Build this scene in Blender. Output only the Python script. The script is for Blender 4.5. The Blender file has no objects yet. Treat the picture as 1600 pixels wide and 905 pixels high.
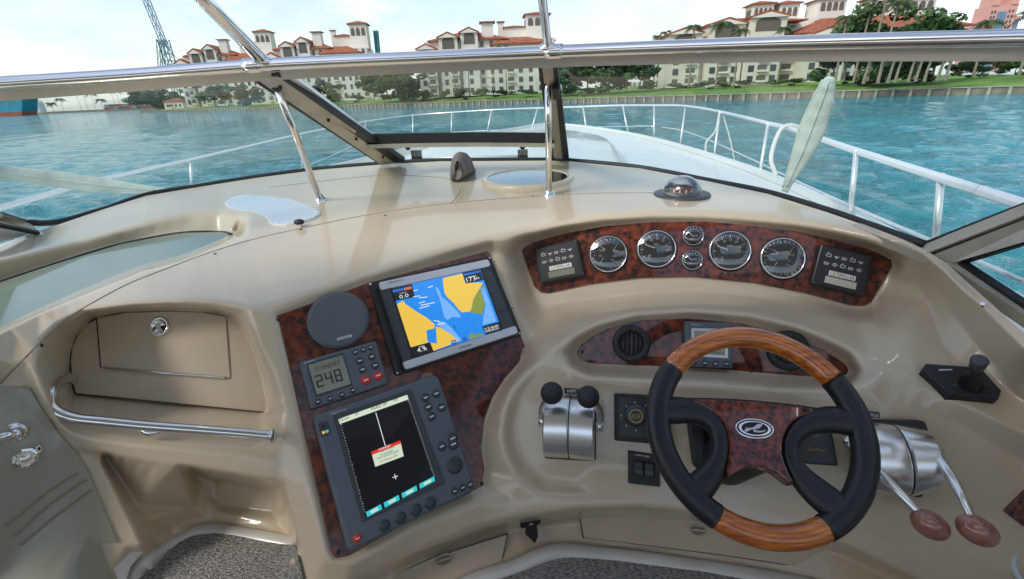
import bpy, math, random
import numpy as np
from mathutils import Vector, Matrix
from mathutils.geometry import delaunay_2d_cdt
random.seed(4); rng = np.random.default_rng(4)
SC = bpy.context.scene; COL = SC.collection
# ------------------------------------------------------------------ camera
F, U0, V0 = 750.0, 800.0, 452.5            # focal length and centre of the photograph in its pixels
PITCH, ROLL = math.radians(22.4), 0.042
fw = np.array([0, math.cos(PITCH), -math.sin(PITCH)])
_u = np.array([0, math.sin(PITCH), math.cos(PITCH)]); _x = np.array([1., 0, 0])
xr = _x*math.cos(ROLL) - _u*math.sin(ROLL); ur = _u*math.cos(ROLL) + _x*math.sin(ROLL)
cd = bpy.data.cameras.new('camera'); cam = bpy.data.objects.new('camera', cd); COL.objects.link(cam)
cd.sensor_width = 36; cd.lens = F/1600*36; cd.clip_start = .02; cd.clip_end = 20000
cam.matrix_world = Matrix(((xr[0], ur[0], -fw[0], 0), (xr[1], ur[1], -fw[1], 0), (xr[2], ur[2], -fw[2], 0), (0, 0, 0, 1)))
SC.camera = cam
# ------------------------------------------------------------------ sky, sun, exposure
SUN_EL, SUN_AZ = math.radians(42), math.radians(-125)   # azimuth clockwise from +Y (the bow side)
w = bpy.data.worlds.new('World'); SC.world = w; w.use_nodes = True
N = w.node_tree.nodes; L = w.node_tree.links; N.clear()
def wn(t, **k):
    n = N.new(t)
    for a, b in k.items(): setattr(n, a, b)
    return n
out = wn('ShaderNodeOutputWorld'); bg = wn('ShaderNodeBackground'); bg.inputs[1].default_value = .11
sky = wn('ShaderNodeTexSky', sky_type='NISHITA', sun_disc=False, sun_elevation=SUN_EL, sun_rotation=SUN_AZ, air_density=1.0, dust_density=1.2, ozone_density=1.2)
tc = wn('ShaderNodeTexCoord'); sp = wn('ShaderNodeSeparateXYZ'); L.new(tc.outputs['Generated'], sp.inputs[0])
ad = wn('ShaderNodeMath', operation='ADD'); ad.inputs[1].default_value = .22; L.new(sp.outputs[2], ad.inputs[0])
ab = wn('ShaderNodeMath', operation='ABSOLUTE'); L.new(ad.outputs[0], ab.inputs[0])
dv = wn('ShaderNodeVectorMath', operation='DIVIDE'); L.new(tc.outputs['Generated'], dv.inputs[0])
cb = wn('ShaderNodeCombineXYZ')
for i in range(3): L.new(ab.outputs[0], cb.inputs[i])
L.new(cb.outputs[0], dv.inputs[1])
ns = wn('ShaderNodeTexNoise'); ns.inputs['Scale'].default_value = 1.25; ns.inputs['Detail'].default_value = 9; ns.inputs['Roughness'].default_value = .57; ns.inputs['Distortion'].default_value = .25
L.new(dv.outputs[0], ns.inputs['Vector'])
rp = wn('ShaderNodeValToRGB'); rp.color_ramp.elements[0].position = .46; rp.color_ramp.elements[1].position = .66
L.new(ns.outputs[0], rp.inputs[0])
hz = wn('ShaderNodeMapRange'); hz.inputs[1].default_value = 0; hz.inputs[2].default_value = .5; hz.inputs[3].default_value = .5; hz.inputs[4].default_value = 0
L.new(sp.outputs[2], hz.inputs[0])
mx = wn('ShaderNodeMath', operation='MAXIMUM'); L.new(rp.outputs[0], mx.inputs[0]); L.new(hz.outputs[0], mx.inputs[1])
mul = wn('ShaderNodeMath', operation='MULTIPLY'); mul.inputs[1].default_value = .86; L.new(mx.outputs[0], mul.inputs[0])
n2 = wn('ShaderNodeTexNoise'); n2.inputs['Scale'].default_value = 2.6; n2.inputs['Detail'].default_value = 6; L.new(dv.outputs[0], n2.inputs['Vector'])
r2 = wn('ShaderNodeValToRGB'); r2.color_ramp.elements[0].position = .35; r2.color_ramp.elements[0].color = (3.9, 4.15, 4.45, 1); r2.color_ramp.elements[1].position = .62; r2.color_ramp.elements[1].color = (5.7, 5.8, 5.85, 1); L.new(n2.outputs[0], r2.inputs[0])
mix = wn('ShaderNodeMixRGB'); L.new(r2.outputs[0], mix.inputs[2])
L.new(mul.outputs[0], mix.inputs[0]); L.new(sky.outputs[0], mix.inputs[1]); L.new(mix.outputs[0], bg.inputs[0]); L.new(bg.outputs[0], out.inputs[0])
sd = bpy.data.lights.new('sun', 'SUN'); sd.energy = 1.15; sd.angle = math.radians(14); sd.color = (1, .95, .87)
so = bpy.data.objects.new('sun', sd); COL.objects.link(so)
sv = Vector((math.sin(SUN_AZ)*math.cos(SUN_EL), math.cos(SUN_AZ)*math.cos(SUN_EL), math.sin(SUN_EL)))
so.rotation_euler = sv.to_track_quat('Z', 'Y').to_euler()
SC.view_settings.view_transform = 'Standard'; SC.view_settings.look = 'None'; SC.view_settings.gamma = 1; SC.view_settings.exposure = 1.06
# ------------------------------------------------------------------ helpers
def ray(q):
    q = np.asarray(q, float)
    return fw + ((q[..., 0]-U0)/F)[..., None]*xr + (-(q[..., 1]-V0)/F)[..., None]*ur
def pt(u, v, s): return ray((u, v))*s
def at(u, v, Y):
    d = ray((u, v)); return d*(Y/d[1])
def atz(u, v, z):
    d = ray((u, v)); return d*(z/d[2])
def nm(th, ph):
    th, ph = math.radians(th), math.radians(ph)
    return np.array([math.sin(ph)*math.cos(th), -math.cos(ph)*math.cos(th), math.sin(th)])
def unit(v): v = np.asarray(v, float); return v/np.linalg.norm(v)
class Plane:                                # a plane in the cockpit: local x to the right, y up, h along its normal
    def __init__(s, n, P0):
        s.n = unit(n); s.P = np.asarray(P0, float)
        c_ = np.cross([0, 0, 1], s.n); s.ex = unit(c_) if np.linalg.norm(c_) > 1e-6 else np.array([1., 0, 0]); s.ey = np.cross(s.n, s.ex)
    def s_at(s, q, h=0):
        d = ray(q); return ((s.P+s.n*h)@s.n)/(d@s.n)
    def q(s, q, h=0):                       # photograph pixel -> local xy at height h
        P = ray(q)*np.asarray(s.s_at(q, h))[..., None]-s.P
        return np.stack([P@s.ex, P@s.ey], -1)
    def w(s, xy, h=0):
        xy = np.asarray(xy, float); h = np.asarray(h, float)
        return s.P + xy[..., 0:1]*s.ex + xy[..., 1:2]*s.ey + (h[..., None] if h.ndim else h)*s.n
    def up(s, h): return Plane(s.n, s.P+s.n*h)
def from3(a, b, c):
    n = unit(np.cross(b-a, c-a)); n = n if n@(-a) > 0 else -n
    return Plane(n, a)
WL = {}
def thing(name, label, cat, loc, group=None):
    o = bpy.data.objects.new(name, None); COL.objects.link(o); o.empty_display_size = .05
    o.location = [float(c) for c in loc]; WL[o] = np.array(loc, float); tag(o, label, cat, group); return o
def tag(o, label=None, cat=None, group=None, kind=None):
    for k, v in (('label', label), ('category', cat), ('group', group), ('kind', kind)):
        if v: o[k] = v
    return o
class MB:
    def __init__(s): s.v = []; s.f = []; s.n = 0
    def add(s, v, f):
        v = np.asarray(v, float).reshape(-1, 3); s.v.append(v); s.f += [tuple(i+s.n for i in a) for a in f]; s.n += len(v); return s
def O(name, mb, mat, parent=None, smooth=False, label=None, cat=None, group=None, kind=None):
    if not isinstance(mb, MB): mb = MB().add(*mb)
    V = np.concatenate(mb.v); base = WL[parent] if parent is not None else np.zeros(3)
    if parent is None and kind != 'structure':
        base = V.mean(0); base[2] = V[:, 2].min()
    me = bpy.data.meshes.new(name); me.from_pydata((V-base).tolist(), [], mb.f); me.update()
    me.polygons.foreach_set('use_smooth', [smooth]*len(me.polygons)) if smooth else None
    o = bpy.data.objects.new(name, me); COL.objects.link(o)
    if mat is not None: me.materials.append(mat)
    if parent is not None: o.parent = parent
    else: o.location = base
    WL[o] = base; tag(o, label, cat, group, kind); return o
def smooth_angle(o, deg=40):
    me = o.data; me.polygons.foreach_set('use_smooth', [True]*len(me.polygons))
    try: me.set_sharp_from_angle(angle=math.radians(deg))
    except Exception: pass
    return o
def area2(p): x, y = p[:, 0], p[:, 1]; return .5*np.sum(x*np.roll(y, -1)-np.roll(x, -1)*y)
def inset(p, c):
    p = np.asarray(p, float)
    a = p-np.roll(p, 1, 0); b = np.roll(p, -1, 0)-p
    a /= np.linalg.norm(a, axis=1)[:, None]+1e-12; b /= np.linalg.norm(b, axis=1)[:, None]+1e-12
    na = np.stack([-a[:, 1], a[:, 0]], -1); nb = np.stack([-b[:, 1], b[:, 0]], -1)
    m = na+nb; l = np.maximum((m*na).sum(1), .5)
    return p+m/l[:, None]*c
def rnd(p, r, n=4):                         # round the corners of a polygon
    p = [np.array(q, float) for q in p]; o = []
    for i, q in enumerate(p):
        a, b = p[i-1]-q, p[(i+1) % len(p)]-q
        la, lb = np.linalg.norm(a), np.linalg.norm(b); k = min(r, la*.48, lb*.48)
        A, B = q+a/la*k, q+b/lb*k
        for t in np.linspace(0, 1, n+1): o.append((1-t)**2*A+2*t*(1-t)*q+t*t*B)
    return np.array(o)
def prism_xy(pl, xy, h0, h1, c=.0, mb=None):
    mb = mb or MB(); xy = np.asarray(xy, float)
    if area2(xy) < 0: xy = xy[::-1]
    n = len(xy)
    rings = [pl.w(xy, h0)] + ([pl.w(xy, h1-c), pl.w(inset(xy, c*.35), h1-c*.3), pl.w(inset(xy, c), h1)] if c else [pl.w(xy, h1)])
    V = np.concatenate(rings); f = []
    for k in range(len(rings)-1):
        for i in range(n):
            j = (i+1) % n; f.append((k*n+i, k*n+j, (k+1)*n+j, (k+1)*n+i))
    m = (len(rings)-1)*n
    f.append(tuple(range(m, m+n))); f.append(tuple(range(n-1, -1, -1)))
    return mb.add(V, f)
def prism(pl, px, h0, h1, c=.0, mb=None): return prism_xy(pl, pl.q(px, h1), h0, h1, c, mb)
def circ(r, n=40, c=(0, 0), ry=None, a0=0):
    a = np.linspace(0, 2*math.pi, n, endpoint=False)+a0
    return np.stack([c[0]+r*np.cos(a), c[1]+(ry or r)*np.sin(a)], -1)
def lathe(pl, c, prof, n=40, mb=None, sy=1):  # prof: (radius, height) from the outside in
    mb = mb or MB(); c = np.asarray(c); V = []; f = []; k0 = 0
    for (r, h) in prof: V.append(pl.w(circ(max(r, 1e-5), n, c, max(r, 1e-5)*sy), h))
    for k in range(len(prof)-1):
        for i in range(n):
            j = (i+1) % n; f.append((k*n+i, k*n+j, (k+1)*n+j, (k+1)*n+i))
    return mb.add(np.concatenate(V), f)
def frames(P):
    P = np.asarray(P, float); T = np.gradient(P, axis=0); T /= np.linalg.norm(T, axis=1)[:, None]
    return P, T
def sweep(P, prof, up, mb=None, scale=None, cap=True):
    """prof: closed 2D outline (a along side, b along up); up: vector or array"""
    mb = mb or MB(); P, T = frames(P); n = len(P); prof = np.asarray(prof, float); m = len(prof)
    up = np.broadcast_to(np.asarray(up, float), (n, 3))
    S = np.cross(T, up); S /= np.linalg.norm(S, axis=1)[:, None]; Un = np.cross(S, T)
    sc = np.ones((n, 2)) if scale is None else np.asarray(scale, float)
    if sc.ndim == 1: sc = np.stack([sc, sc], -1)
    V = (P[:, None]+S[:, None]*(prof[None, :, 0]*sc[:, 0:1])[..., None]+Un[:, None]*(prof[None, :, 1]*sc[:, 1:2])[..., None]).reshape(-1, 3)
    f = []
    for k in range(n-1):
        for i in range(m):
            j = (i+1) % m; f.append((k*m+i, k*m+j, (k+1)*m+j, (k+1)*m+i))
    if cap: f.append(tuple(range(m-1, -1, -1))); f.append(tuple(range((n-1)*m, n*m)))
    return mb.add(V, f)
def tube(P, r, n=10, mb=None, up=None, scale=None):
    P = np.asarray(P, float); d = P[-1]-P[0]
    if up is None: up = np.array([0, 0, 1.]) if abs(unit(d)[2]) < .8 else np.array([0, 1., .1])
    return sweep(P, circ(r, n), up, mb, scale)
def spline(K, n=8):                         # Catmull-Rom through the points (any dimension)
    K = np.asarray(K, float); E = np.vstack([2*K[0]-K[1], K, 2*K[-1]-K[-2]]); o = []
    for i in range(1, len(E)-2):
        for t in np.linspace(0, 1, n, endpoint=False):
            a, b, c, d = E[i-1], E[i], E[i+1], E[i+2]
            o.append(.5*((2*b)+(c-a)*t+(2*a-5*b+4*c-d)*t*t+(3*b-a-3*c+d)*t**3))
    o.append(K[-1]); return np.array(o)
def lin3(K, n=6):                           # photograph pixels with depth, (u, v, s): spline, then into space
    K = np.array([(u, v, 1/s) for u, v, s in K]); S = spline(K, n)
    return ray(S[:, :2])/S[:, 2:3]
def box(c, d, mb=None, R=None):
    mb = mb or MB(); c = np.asarray(c, float); d = np.asarray(d, float)/2
    V = np.array([(x, y, z) for x in (-1, 1) for y in (-1, 1) for z in (-1, 1)])*d
    if R is not None: V = V@R.T
    return mb.add(V+c, [(0, 1, 3, 2), (4, 6, 7, 5), (0, 4, 5, 1), (2, 3, 7, 6), (0, 2, 6, 4), (1, 5, 7, 3)])
def ball(c, r, mb=None, n=20, m=12, R=None):
    mb = mb or MB(); r = np.broadcast_to(np.asarray(r, float), 3); V = []; f = []
    for i in range(m+1):
        t = math.pi*i/m
        for j in range(n):
            a = 2*math.pi*j/n; V.append((math.sin(t)*math.cos(a), math.sin(t)*math.sin(a), math.cos(t)))
    V = np.array(V)*r
    if R is not None: V = V@R.T
    for i in range(m):
        for j in range(n):
            k = (j+1) % n; f.append((i*n+j, (i+1)*n+j, (i+1)*n+k, i*n+k))
    return mb.add(V+np.asarray(c, float), f)
def slab(P, t, mb=None):                    # polygon in space, given a thickness away from the viewer
    P = np.asarray(P, float); n = len(P); c = P.mean(0); nn = np.zeros(3)
    for i in range(n): nn += np.cross(P[i]-c, P[(i+1) % n]-c)
    nn = unit(nn)
    if nn@(-c) < 0: P = P[::-1]; nn = -nn
    f = [tuple(range(n)), tuple(range(2*n-1, n-1, -1))]+[(i, i+n, (i+1) % n+n, (i+1) % n) for i in range(n)]
    return (mb or MB()).add(np.vstack([P, P-nn*t]), f)
_txt = {}
def text_mesh(s):
    if s not in _txt:
        cu = bpy.data.curves.new('lettering', 'FONT'); cu.body = s; cu.resolution_u = 2
        o = bpy.data.objects.new('lettering', cu); COL.objects.link(o)
        bpy.context.view_layer.update()
        me = o.evaluated_get(bpy.context.evaluated_depsgraph_get()).to_mesh()
        V = np.array([v.co[:2] for v in me.vertices]); f = [tuple(p.vertices) for p in me.polygons]
        bpy.data.objects.remove(o); _txt[s] = (V, f)
    return _txt[s]
def text(pl, s, a, b, hpx, h, mat, parent, mb=None, name='lettering'):
    """writing s from pixel a to pixel b (its base line) on plane pl, letters hpx tall"""
    V, f = text_mesh(s); V = V-V.min(0); W_ = V[:, 0].max(); H_ = V[:, 1].max()
    A, B = pl.q(a, h), pl.q(b, h); dx = (B-A); ln = np.linalg.norm(dx); ex = dx/ln; ey = np.array([-ex[1], ex[0]])
    hh = ln*hpx/np.hypot(b[0]-a[0], b[1]-a[1])
    xy = A+(V[:, :1]/W_)*dx+(V[:, 1:]/H_)*hh*ey
    own = mb is None; mb = mb or MB(); mb.add(pl.w(xy, h), f)
    return O(name, mb, mat, parent) if own else mb
# ------------------------------------------------------------------ materials
def mat(name, col, rough=.5, metal=0, coat=0, var=0, vscale=5, bump=0, bscale=50, emis=None, es=0, spec=.5, col2=None, ior=None, detail=4):
    m = bpy.data.materials.new(name); m.use_nodes = True; T = m.node_tree; b = T.nodes['Principled BSDF']
    b.inputs['Base Color'].default_value = (*col, 1); b.inputs['Roughness'].default_value = rough; b.inputs['Metallic'].default_value = metal
    b.inputs['Coat Weight'].default_value = coat; b.inputs['Coat Roughness'].default_value = .07 if 'gelcoat' in name else .04; b.inputs['Specular IOR Level'].default_value = spec
    if ior: b.inputs['IOR'].default_value = ior
    if emis: b.inputs['Emission Color'].default_value = (*emis, 1); b.inputs['Emission Strength'].default_value = es
    if var or bump:
        c = T.nodes.new('ShaderNodeTexCoord')
    if var:
        n = T.nodes.new('ShaderNodeTexNoise'); n.inputs['Scale'].default_value = vscale; n.inputs['Detail'].default_value = detail
        r = T.nodes.new('ShaderNodeValToRGB'); c2 = col2 or tuple(x*(1-var) for x in col)
        r.color_ramp.elements[0].color = (*c2, 1); r.color_ramp.elements[1].color = (*(tuple(min(1, x*(1+var*.6)) for x in col) if not col2 else col), 1)
        r.color_ramp.elements[0].position = .32; r.color_ramp.elements[1].position = .68
        T.links.new(c.outputs['Object'], n.inputs['Vector']); T.links.new(n.outputs[0], r.inputs[0]); T.links.new(r.outputs[0], b.inputs['Base Color'])
    if bump:
        n = T.nodes.new('ShaderNodeTexNoise'); n.inputs['Scale'].default_value = bscale; n.inputs['Detail'].default_value = 3
        k = T.nodes.new('ShaderNodeBump'); k.inputs['Strength'].default_value = bump; k.inputs['Distance'].default_value = .01
        T.links.new(c.outputs['Object'], n.inputs['Vector']); T.links.new(n.outputs[0], k.inputs['Height']); T.links.new(k.outputs[0], b.inputs['Normal'])
    return m
M = {}
M['gel'] = mat('beige_gelcoat', (.56, .462, .328), .36, coat=.7, var=.06, vscale=3, bump=.012, bscale=40)
M['gelb'] = mat('beige_gelcoat_panel', (.49, .395, .28), .38, coat=.4, var=.06, vscale=6)
M['seam'] = mat('seam_line', (.27, .225, .165), .6)
M['gap'] = mat('dark_gap', (.03, .026, .022), .7)
M['white'] = mat('white_gelcoat', (.74, .76, .74), .3, coat=.5, var=.04, vscale=2)
M['rimw'] = mat('white_floor_moulding', (.62, .6, .55), .35, coat=.4, var=.1, vscale=9)
M['chrome'] = mat('polished_steel', (.78, .77, .75), .07, 1, var=.05, vscale=6)
M['rail'] = mat('white_steel_rail', (.84, .85, .86), .3, .5)
M['bronze'] = mat('bronze_anodised_frame', (.44, .395, .32), .36, .2, var=.18, vscale=12)
M['header'] = mat('satin_steel_header', (.56, .53, .47), .3, .5)
M['alu'] = mat('brushed_aluminium', (.82, .82, .80), .27, .95, var=.08, vscale=3)
M['rubber'] = mat('black_rubber', (.012, .012, .013), .5, bump=.05, bscale=90)
M['black'] = mat('black_plastic', (.016, .017, .019), .35, var=.2, vscale=30)
M['blackm'] = mat('matt_black_plastic', (.02, .021, .023), .6, bump=.06, bscale=300)
M['grey'] = mat('blue_grey_plastic', (.10, .125, .15), .45, var=.06, vscale=12, bump=.03, bscale=500)
M['dgrey'] = mat('charcoal_plastic', (.045, .052, .058), .4, bump=.03, bscale=400)
M['silver'] = mat('silver_plastic', (.6, .62, .65), .32, .4)
M['leather'] = mat('black_leather', (.010, .0115, .014), .34, var=.2, vscale=40, bump=.12, bscale=500)
M['red'] = mat('red_button', (.62, .035, .015), .4)
M['whitep'] = mat('white_print', (.75, .75, .72), .5)
M['blackp'] = mat('black_print', (.01, .01, .01), .5)
M['gold'] = mat('gold_print', (.5, .36, .1), .4)
M['yellowp'] = mat('yellow_print', (.75, .5, .02), .5)
M['lcd'] = mat('grey_green_lcd', (.23, .24, .17), .22, coat=.5, var=.05, vscale=20)
M['lcdd'] = mat('lcd_digit', (.045, .048, .04), .5)
M['lcdlit'] = mat('pale_lcd', (.5, .5, .4), .3)
M['scrblack'] = mat('black_screen', (.004, .005, .008), .3, coat=.12, spec=.25)
def scr(n, c, s=.42): return mat(n, tuple(x*.6 for x in c), .3, coat=.5, emis=c, es=s)
M['s_blue'] = scr('screen_blue', (.012, .23, .72)); M['s_lblue'] = scr('screen_light_blue', (.16, .4, .82)); M['s_yel'] = scr('screen_yellow', (.78, .5, .06))
M['s_grn'] = scr('screen_olive', (.22, .27, .03)); M['s_blk'] = scr('screen_black', (.006, .006, .008)); M['s_wht'] = scr('screen_white', (.75, .78, .74)); M['s_bar'] = scr('screen_bar_blue', (.02, .12, .45)); M['s_or'] = scr('screen_orange', (.6, .13, .03))
M['s_cyan'] = scr('screen_cyan', (.02, .5, .55)); M['s_red'] = scr('screen_red', (.65, .02, .01)); M['s_pale'] = scr('screen_pale_green', (.58, .66, .5)); M['s_dbl'] = scr('screen_deep_blue', (.01, .12, .45))
M['acry'] = mat('pale_green_acrylic', (.19, .25, .20), .1, coat=.8, var=.04, vscale=2)
M['door'] = mat('grey_green_door', (.31, .295, .225), .3, coat=.35, var=.06, vscale=2)
M['canvas'] = mat('pale_green_canvas', (.50, .58, .52), .8, var=.14, vscale=14, bump=.3, bscale=40)
M['taupe'] = mat('taupe_canvas', (.2, .165, .15), .85, var=.12, vscale=20, bump=.5, bscale=60)
M['rope'] = mat('white_rope', (.7, .7, .66), .8, bump=.4, bscale=200)
M['mirror'] = mat('smoked_hatch_glass', (.02, .035, .04), .03, coat=1, spec=.9, ior=1.9)
M['lbl'] = mat('pale_blue_panel', (.56, .62, .66), .25, coat=.6)
M['headliner'] = mat('hardtop_underside', (.72, .67, .58), .5, coat=.1)
M['marble'] = mat('red_brown_stone', (.42, .19, .13), .2, coat=.8, var=.5, vscale=30, col2=(.24, .075, .06))
def worn(m, lo, hi, sc):
    T = m.node_tree; b = T.nodes['Principled BSDF']; c = T.nodes.new('ShaderNodeTexCoord'); n = T.nodes.new('ShaderNodeTexNoise'); n.inputs['Scale'].default_value = sc; n.inputs['Detail'].default_value = 8; n.inputs['Roughness'].default_value = .7
    r = T.nodes.new('ShaderNodeMapRange'); r.inputs[1].default_value = .35; r.inputs[2].default_value = .7; r.inputs[3].default_value = lo; r.inputs[4].default_value = hi
    T.links.new(c.outputs['Object'], n.inputs['Vector']); T.links.new(n.outputs[0], r.inputs[0]); T.links.new(r.outputs[0], b.inputs['Coat Roughness'])
worn(M['gel'], .03, .14, 5); worn(M['gelb'], .05, .25, 7); worn(M['door'], .05, .3, 6)
def burl(name, a, b, c, sc):
    m = mat(name, a, .25, coat=1); T = m.node_tree; bs = T.nodes['Principled BSDF']; bs.inputs['Coat Roughness'].default_value = .02; bs.inputs['Coat Weight'].default_value = .85; bs.inputs['Roughness'].default_value = .4; bs.inputs['Specular IOR Level'].default_value = .25
    tcn = T.nodes.new('ShaderNodeTexCoord')
    n1 = T.nodes.new('ShaderNodeTexNoise'); n1.inputs['Scale'].default_value = sc; n1.inputs['Detail'].default_value = 7; n1.inputs['Roughness'].default_value = .62; n1.inputs['Distortion'].default_value = 2.2
    v = T.nodes.new('ShaderNodeTexVoronoi'); v.inputs['Scale'].default_value = sc*1.7; v.feature = 'SMOOTH_F1'
    ad_ = T.nodes.new('ShaderNodeMixRGB'); ad_.inputs[0].default_value = .38
    r = T.nodes.new('ShaderNodeValToRGB'); e = r.color_ramp.elements; e[0].position = .36; e[0].color = (*c, 1); e[1].position = .66; e[1].color = (*b, 1)
    k = e.new(.47); k.color = (*a, 1)
    T.links.new(tcn.outputs['Object'], n1.inputs['Vector']); T.links.new(n1.outputs[1], v.inputs['Vector']) if False else T.links.new(tcn.outputs['Object'], v.inputs['Vector'])
    T.links.new(n1.outputs[0], ad_.inputs[1]); T.links.new(v.outputs[0], ad_.inputs[2]); T.links.new(ad_.outputs[0], r.inputs[0]); T.links.new(r.outputs[0], bs.inputs['Base Color'])
    return m
M['burl'] = burl('dark_burl_veneer', (.10, .017, .007), (.24, .046, .014), (.014, .004, .003), 36)
M['burlw'] = burl('red_burl_veneer', (.13, .026, .016), (.28, .062, .03), (.018, .006, .005), 60)
def woodmat():
    m = mat('varnished_wood', (.42, .13, .025), .25, coat=1); T = m.node_tree; bs = T.nodes['Principled BSDF']
    tcn = T.nodes.new('ShaderNodeTexCoord'); mp = T.nodes.new('ShaderNodeMapping'); mp.inputs['Scale'].default_value = (3, 40, 40)
    n1 = T.nodes.new('ShaderNodeTexNoise'); n1.inputs['Scale'].default_value = 3; n1.inputs['Detail'].default_value = 5
    r = T.nodes.new('ShaderNodeValToRGB'); e = r.color_ramp.elements; e[0].position = .35; e[0].color = (.30, .058, .005, 1); e[1].position = .65; e[1].color = (.62, .175, .014, 1)
    T.links.new(tcn.outputs['Object'], mp.inputs[0]); T.links.new(mp.outputs[0], n1.inputs['Vector']); T.links.new(n1.outputs[0], r.inputs[0]); T.links.new(r.outputs[0], bs.inputs['Base Color']); return m
M['wood'] = woodmat()
def carpetmat():
    m = mat('speckled_carpet', (.3, .28, .25), .95, bump=.9, bscale=260); T = m.node_tree; bs = T.nodes['Principled BSDF']
    tcn = T.nodes.new('ShaderNodeTexCoord'); n1 = T.nodes.new('ShaderNodeTexNoise'); n1.inputs['Scale'].default_value = 210; n1.inputs['Detail'].default_value = 2
    mp = T.nodes.new('ShaderNodeMapping'); mp.inputs['Scale'].default_value = (.55, 1.4, 1)
    r = T.nodes.new('ShaderNodeValToRGB'); e = r.color_ramp.elements; e[0].position = .36; e[0].color = (.13, .125, .115, 1); e[1].position = .64; e[1].color = (.42, .40, .37, 1)
    T.links.new(tcn.outputs['Object'], mp.inputs[0]); T.links.new(mp.outputs[0], n1.inputs['Vector']); T.links.new(n1.outputs[0], r.inputs[0]); T.links.new(r.outputs[0], bs.inputs['Base Color']); return m
M['carpet'] = carpetmat()
def glassmat(name, tint, refl=1.0, rough=0):
    m = bpy.data.materials.new(name); m.use_nodes = True; T = m.node_tree; T.nodes.clear()
    o = T.nodes.new('ShaderNodeOutputMaterial'); t = T.nodes.new('ShaderNodeBsdfTransparent'); t.inputs[0].default_value = (*tint, 1)
    g = T.nodes.new('ShaderNodeBsdfGlossy'); g.inputs['Roughness'].default_value = rough; fr = T.nodes.new('ShaderNodeFresnel'); fr.inputs[0].default_value = 1.45
    k = T.nodes.new('ShaderNodeMath'); k.operation = 'MULTIPLY'; k.inputs[1].default_value = refl; x = T.nodes.new('ShaderNodeMixShader')
    T.links.new(fr.outputs[0], k.inputs[0]); T.links.new(k.outputs[0], x.inputs[0]); T.links.new(t.outputs[0], x.inputs[1]); T.links.new(g.outputs[0], x.inputs[2]); T.links.new(x.outputs[0], o.inputs[0])
    return m
M['glass'] = glassmat('green_tinted_glass', (.925, .975, .965), .16)
M['lens'] = glassmat('clear_gauge_glass', (.96, .97, .97), 4.0)
M['dome'] = glassmat('clear_dome', (.95, .97, .98), 3.5)
# ------------------------------------------------------------------ the planes of the helm
PL = Plane(nm(36, 33), ray((625., 600))*1.12)          # port instrument panel
PI = Plane(nm(26, -14), ray((1080., 390))*1.33)        # arched gauge panel
PM = Plane(nm(23, -11), ray((1110., 540))*1.20)        # oval panel with the air vents
PF = Plane(nm(28, -14), ray((1050., 650))*1.08)        # lower face with the controls
PW = Plane(nm(50, -5), ray((1190., 685))*.87)          # the steering wheel
def Zc(org, k, pts): return [(org[0]+x/k, org[1]+y/k) for x, y in pts]
# ------------------------------------------------------------------ the moulded helm console: one continuous shell
def on(pl, q, h=0): return (q[0], q[1], float(pl.s_at(np.array(q, float), h)))
def onz(q, z): return (q[0], q[1], float(z/ray(np.array(q, float))[2]))
Wl = [(-150,440,1.22),(-80,415,1.33),(0,382,1.5),(59,362,1.6),(150,331,1.75),(228,306,1.88),(312,292,1.98),(400,278,2.06),(500,265,2.12),(610,256,2.12),(690,252,2.1),(860,251,2.06),(890,252,2.04),(1000,263,1.9),(1100,282,1.72),(1200,303,1.5),(1290,331,1.3),(1345,350,1.2),(1395,368,1.12),(1445,390,1.06),(1480,412,1.02),(1510,440,.98),(1600,520,.87),(1700,610,.76),(1950,835,.56)]
Cl = [(54,549,.88),(61,528,.90),(87,504,.93),(127,484,.97),(221,473,1.0),(295,469,1.02),(344,472,1.03),(390,482,1.03),(419,477,1.045),(494,455,1.085),(575,428,1.15),(669,398,1.225),(712,387,1.255),(775,372,1.30),(837,357,1.34),(925,337,1.355),(1019,326,1.345),(1112,326,1.32),(1206,334,1.27),(1300,349,1.20),(1385,372,1.12),(1445,400,1.05),(1475,425,1.0),(1505,455,.96),(1534,478,.93),(1600,545,.85),(1700,640,.76),(1890,820,.62)]
panL_px = rnd([(430,494),(577,441.5),(764,392),(822,545)], 5) .tolist() + [(812,566),(790,590),(770,620),(757,655),(752,700),(757,735),(752,760),(640,815),(545,868),(525,872),(517,860),(472,662)]
panI_px = [(818,381),(828,375),(880,361),(940,351),(1020,345.6),(1100,345.6),(1160,350),(1240,359),(1300,370),(1350,383),(1380,394),(1393,405),(1394,416),(1362,472),(1350,478),(1330,477),(1260,458),(1180,442),(1080,432),(1000,434),(920,444),(856,458),(844,456),(835,448),(814,390)]
panM_px = [(901,551),(907,540),(925,527),(950,514),(1002,501),(1077,497.6),(1160,506),(1231,523),(1287.5,547.5),(1321,570),(1329,583),(1321,589.5),(1272,589),(1137,578),(1025,572),(920,568),(905,562)]
def grow(p, c):
    p = np.array(p, float)
    if area2(p) < 0: p = p[::-1]
    return [tuple(q) for q in inset(p, -c)]
bay_far = [(-150,452,1.1),(0,404,1.28),(125,377,1.45),(250,343,1.60),(300,334,1.66),(344,331,1.68),(376,336,1.62)]
bay_bot = [(-150,495,1.12),(0,440,1.30),(94,409,1.42),(187,381,1.54),(281,363,1.62),(344,362,1.66),(364,366,1.62)]
bay_near = [(386,343,1.56),(398,353,1.5),(384,366,1.44),(340,383,1.35),(281,405,1.24),(219,421,1.16),(125,459,1.03),(62,487,.94),(16,509,.885),(0,518,.865),(-150,600,.75)]
_plh = from3(pt(0, 440, 1.265), pt(344, 363, 1.63), pt(281, 404, 1.43))
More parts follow.
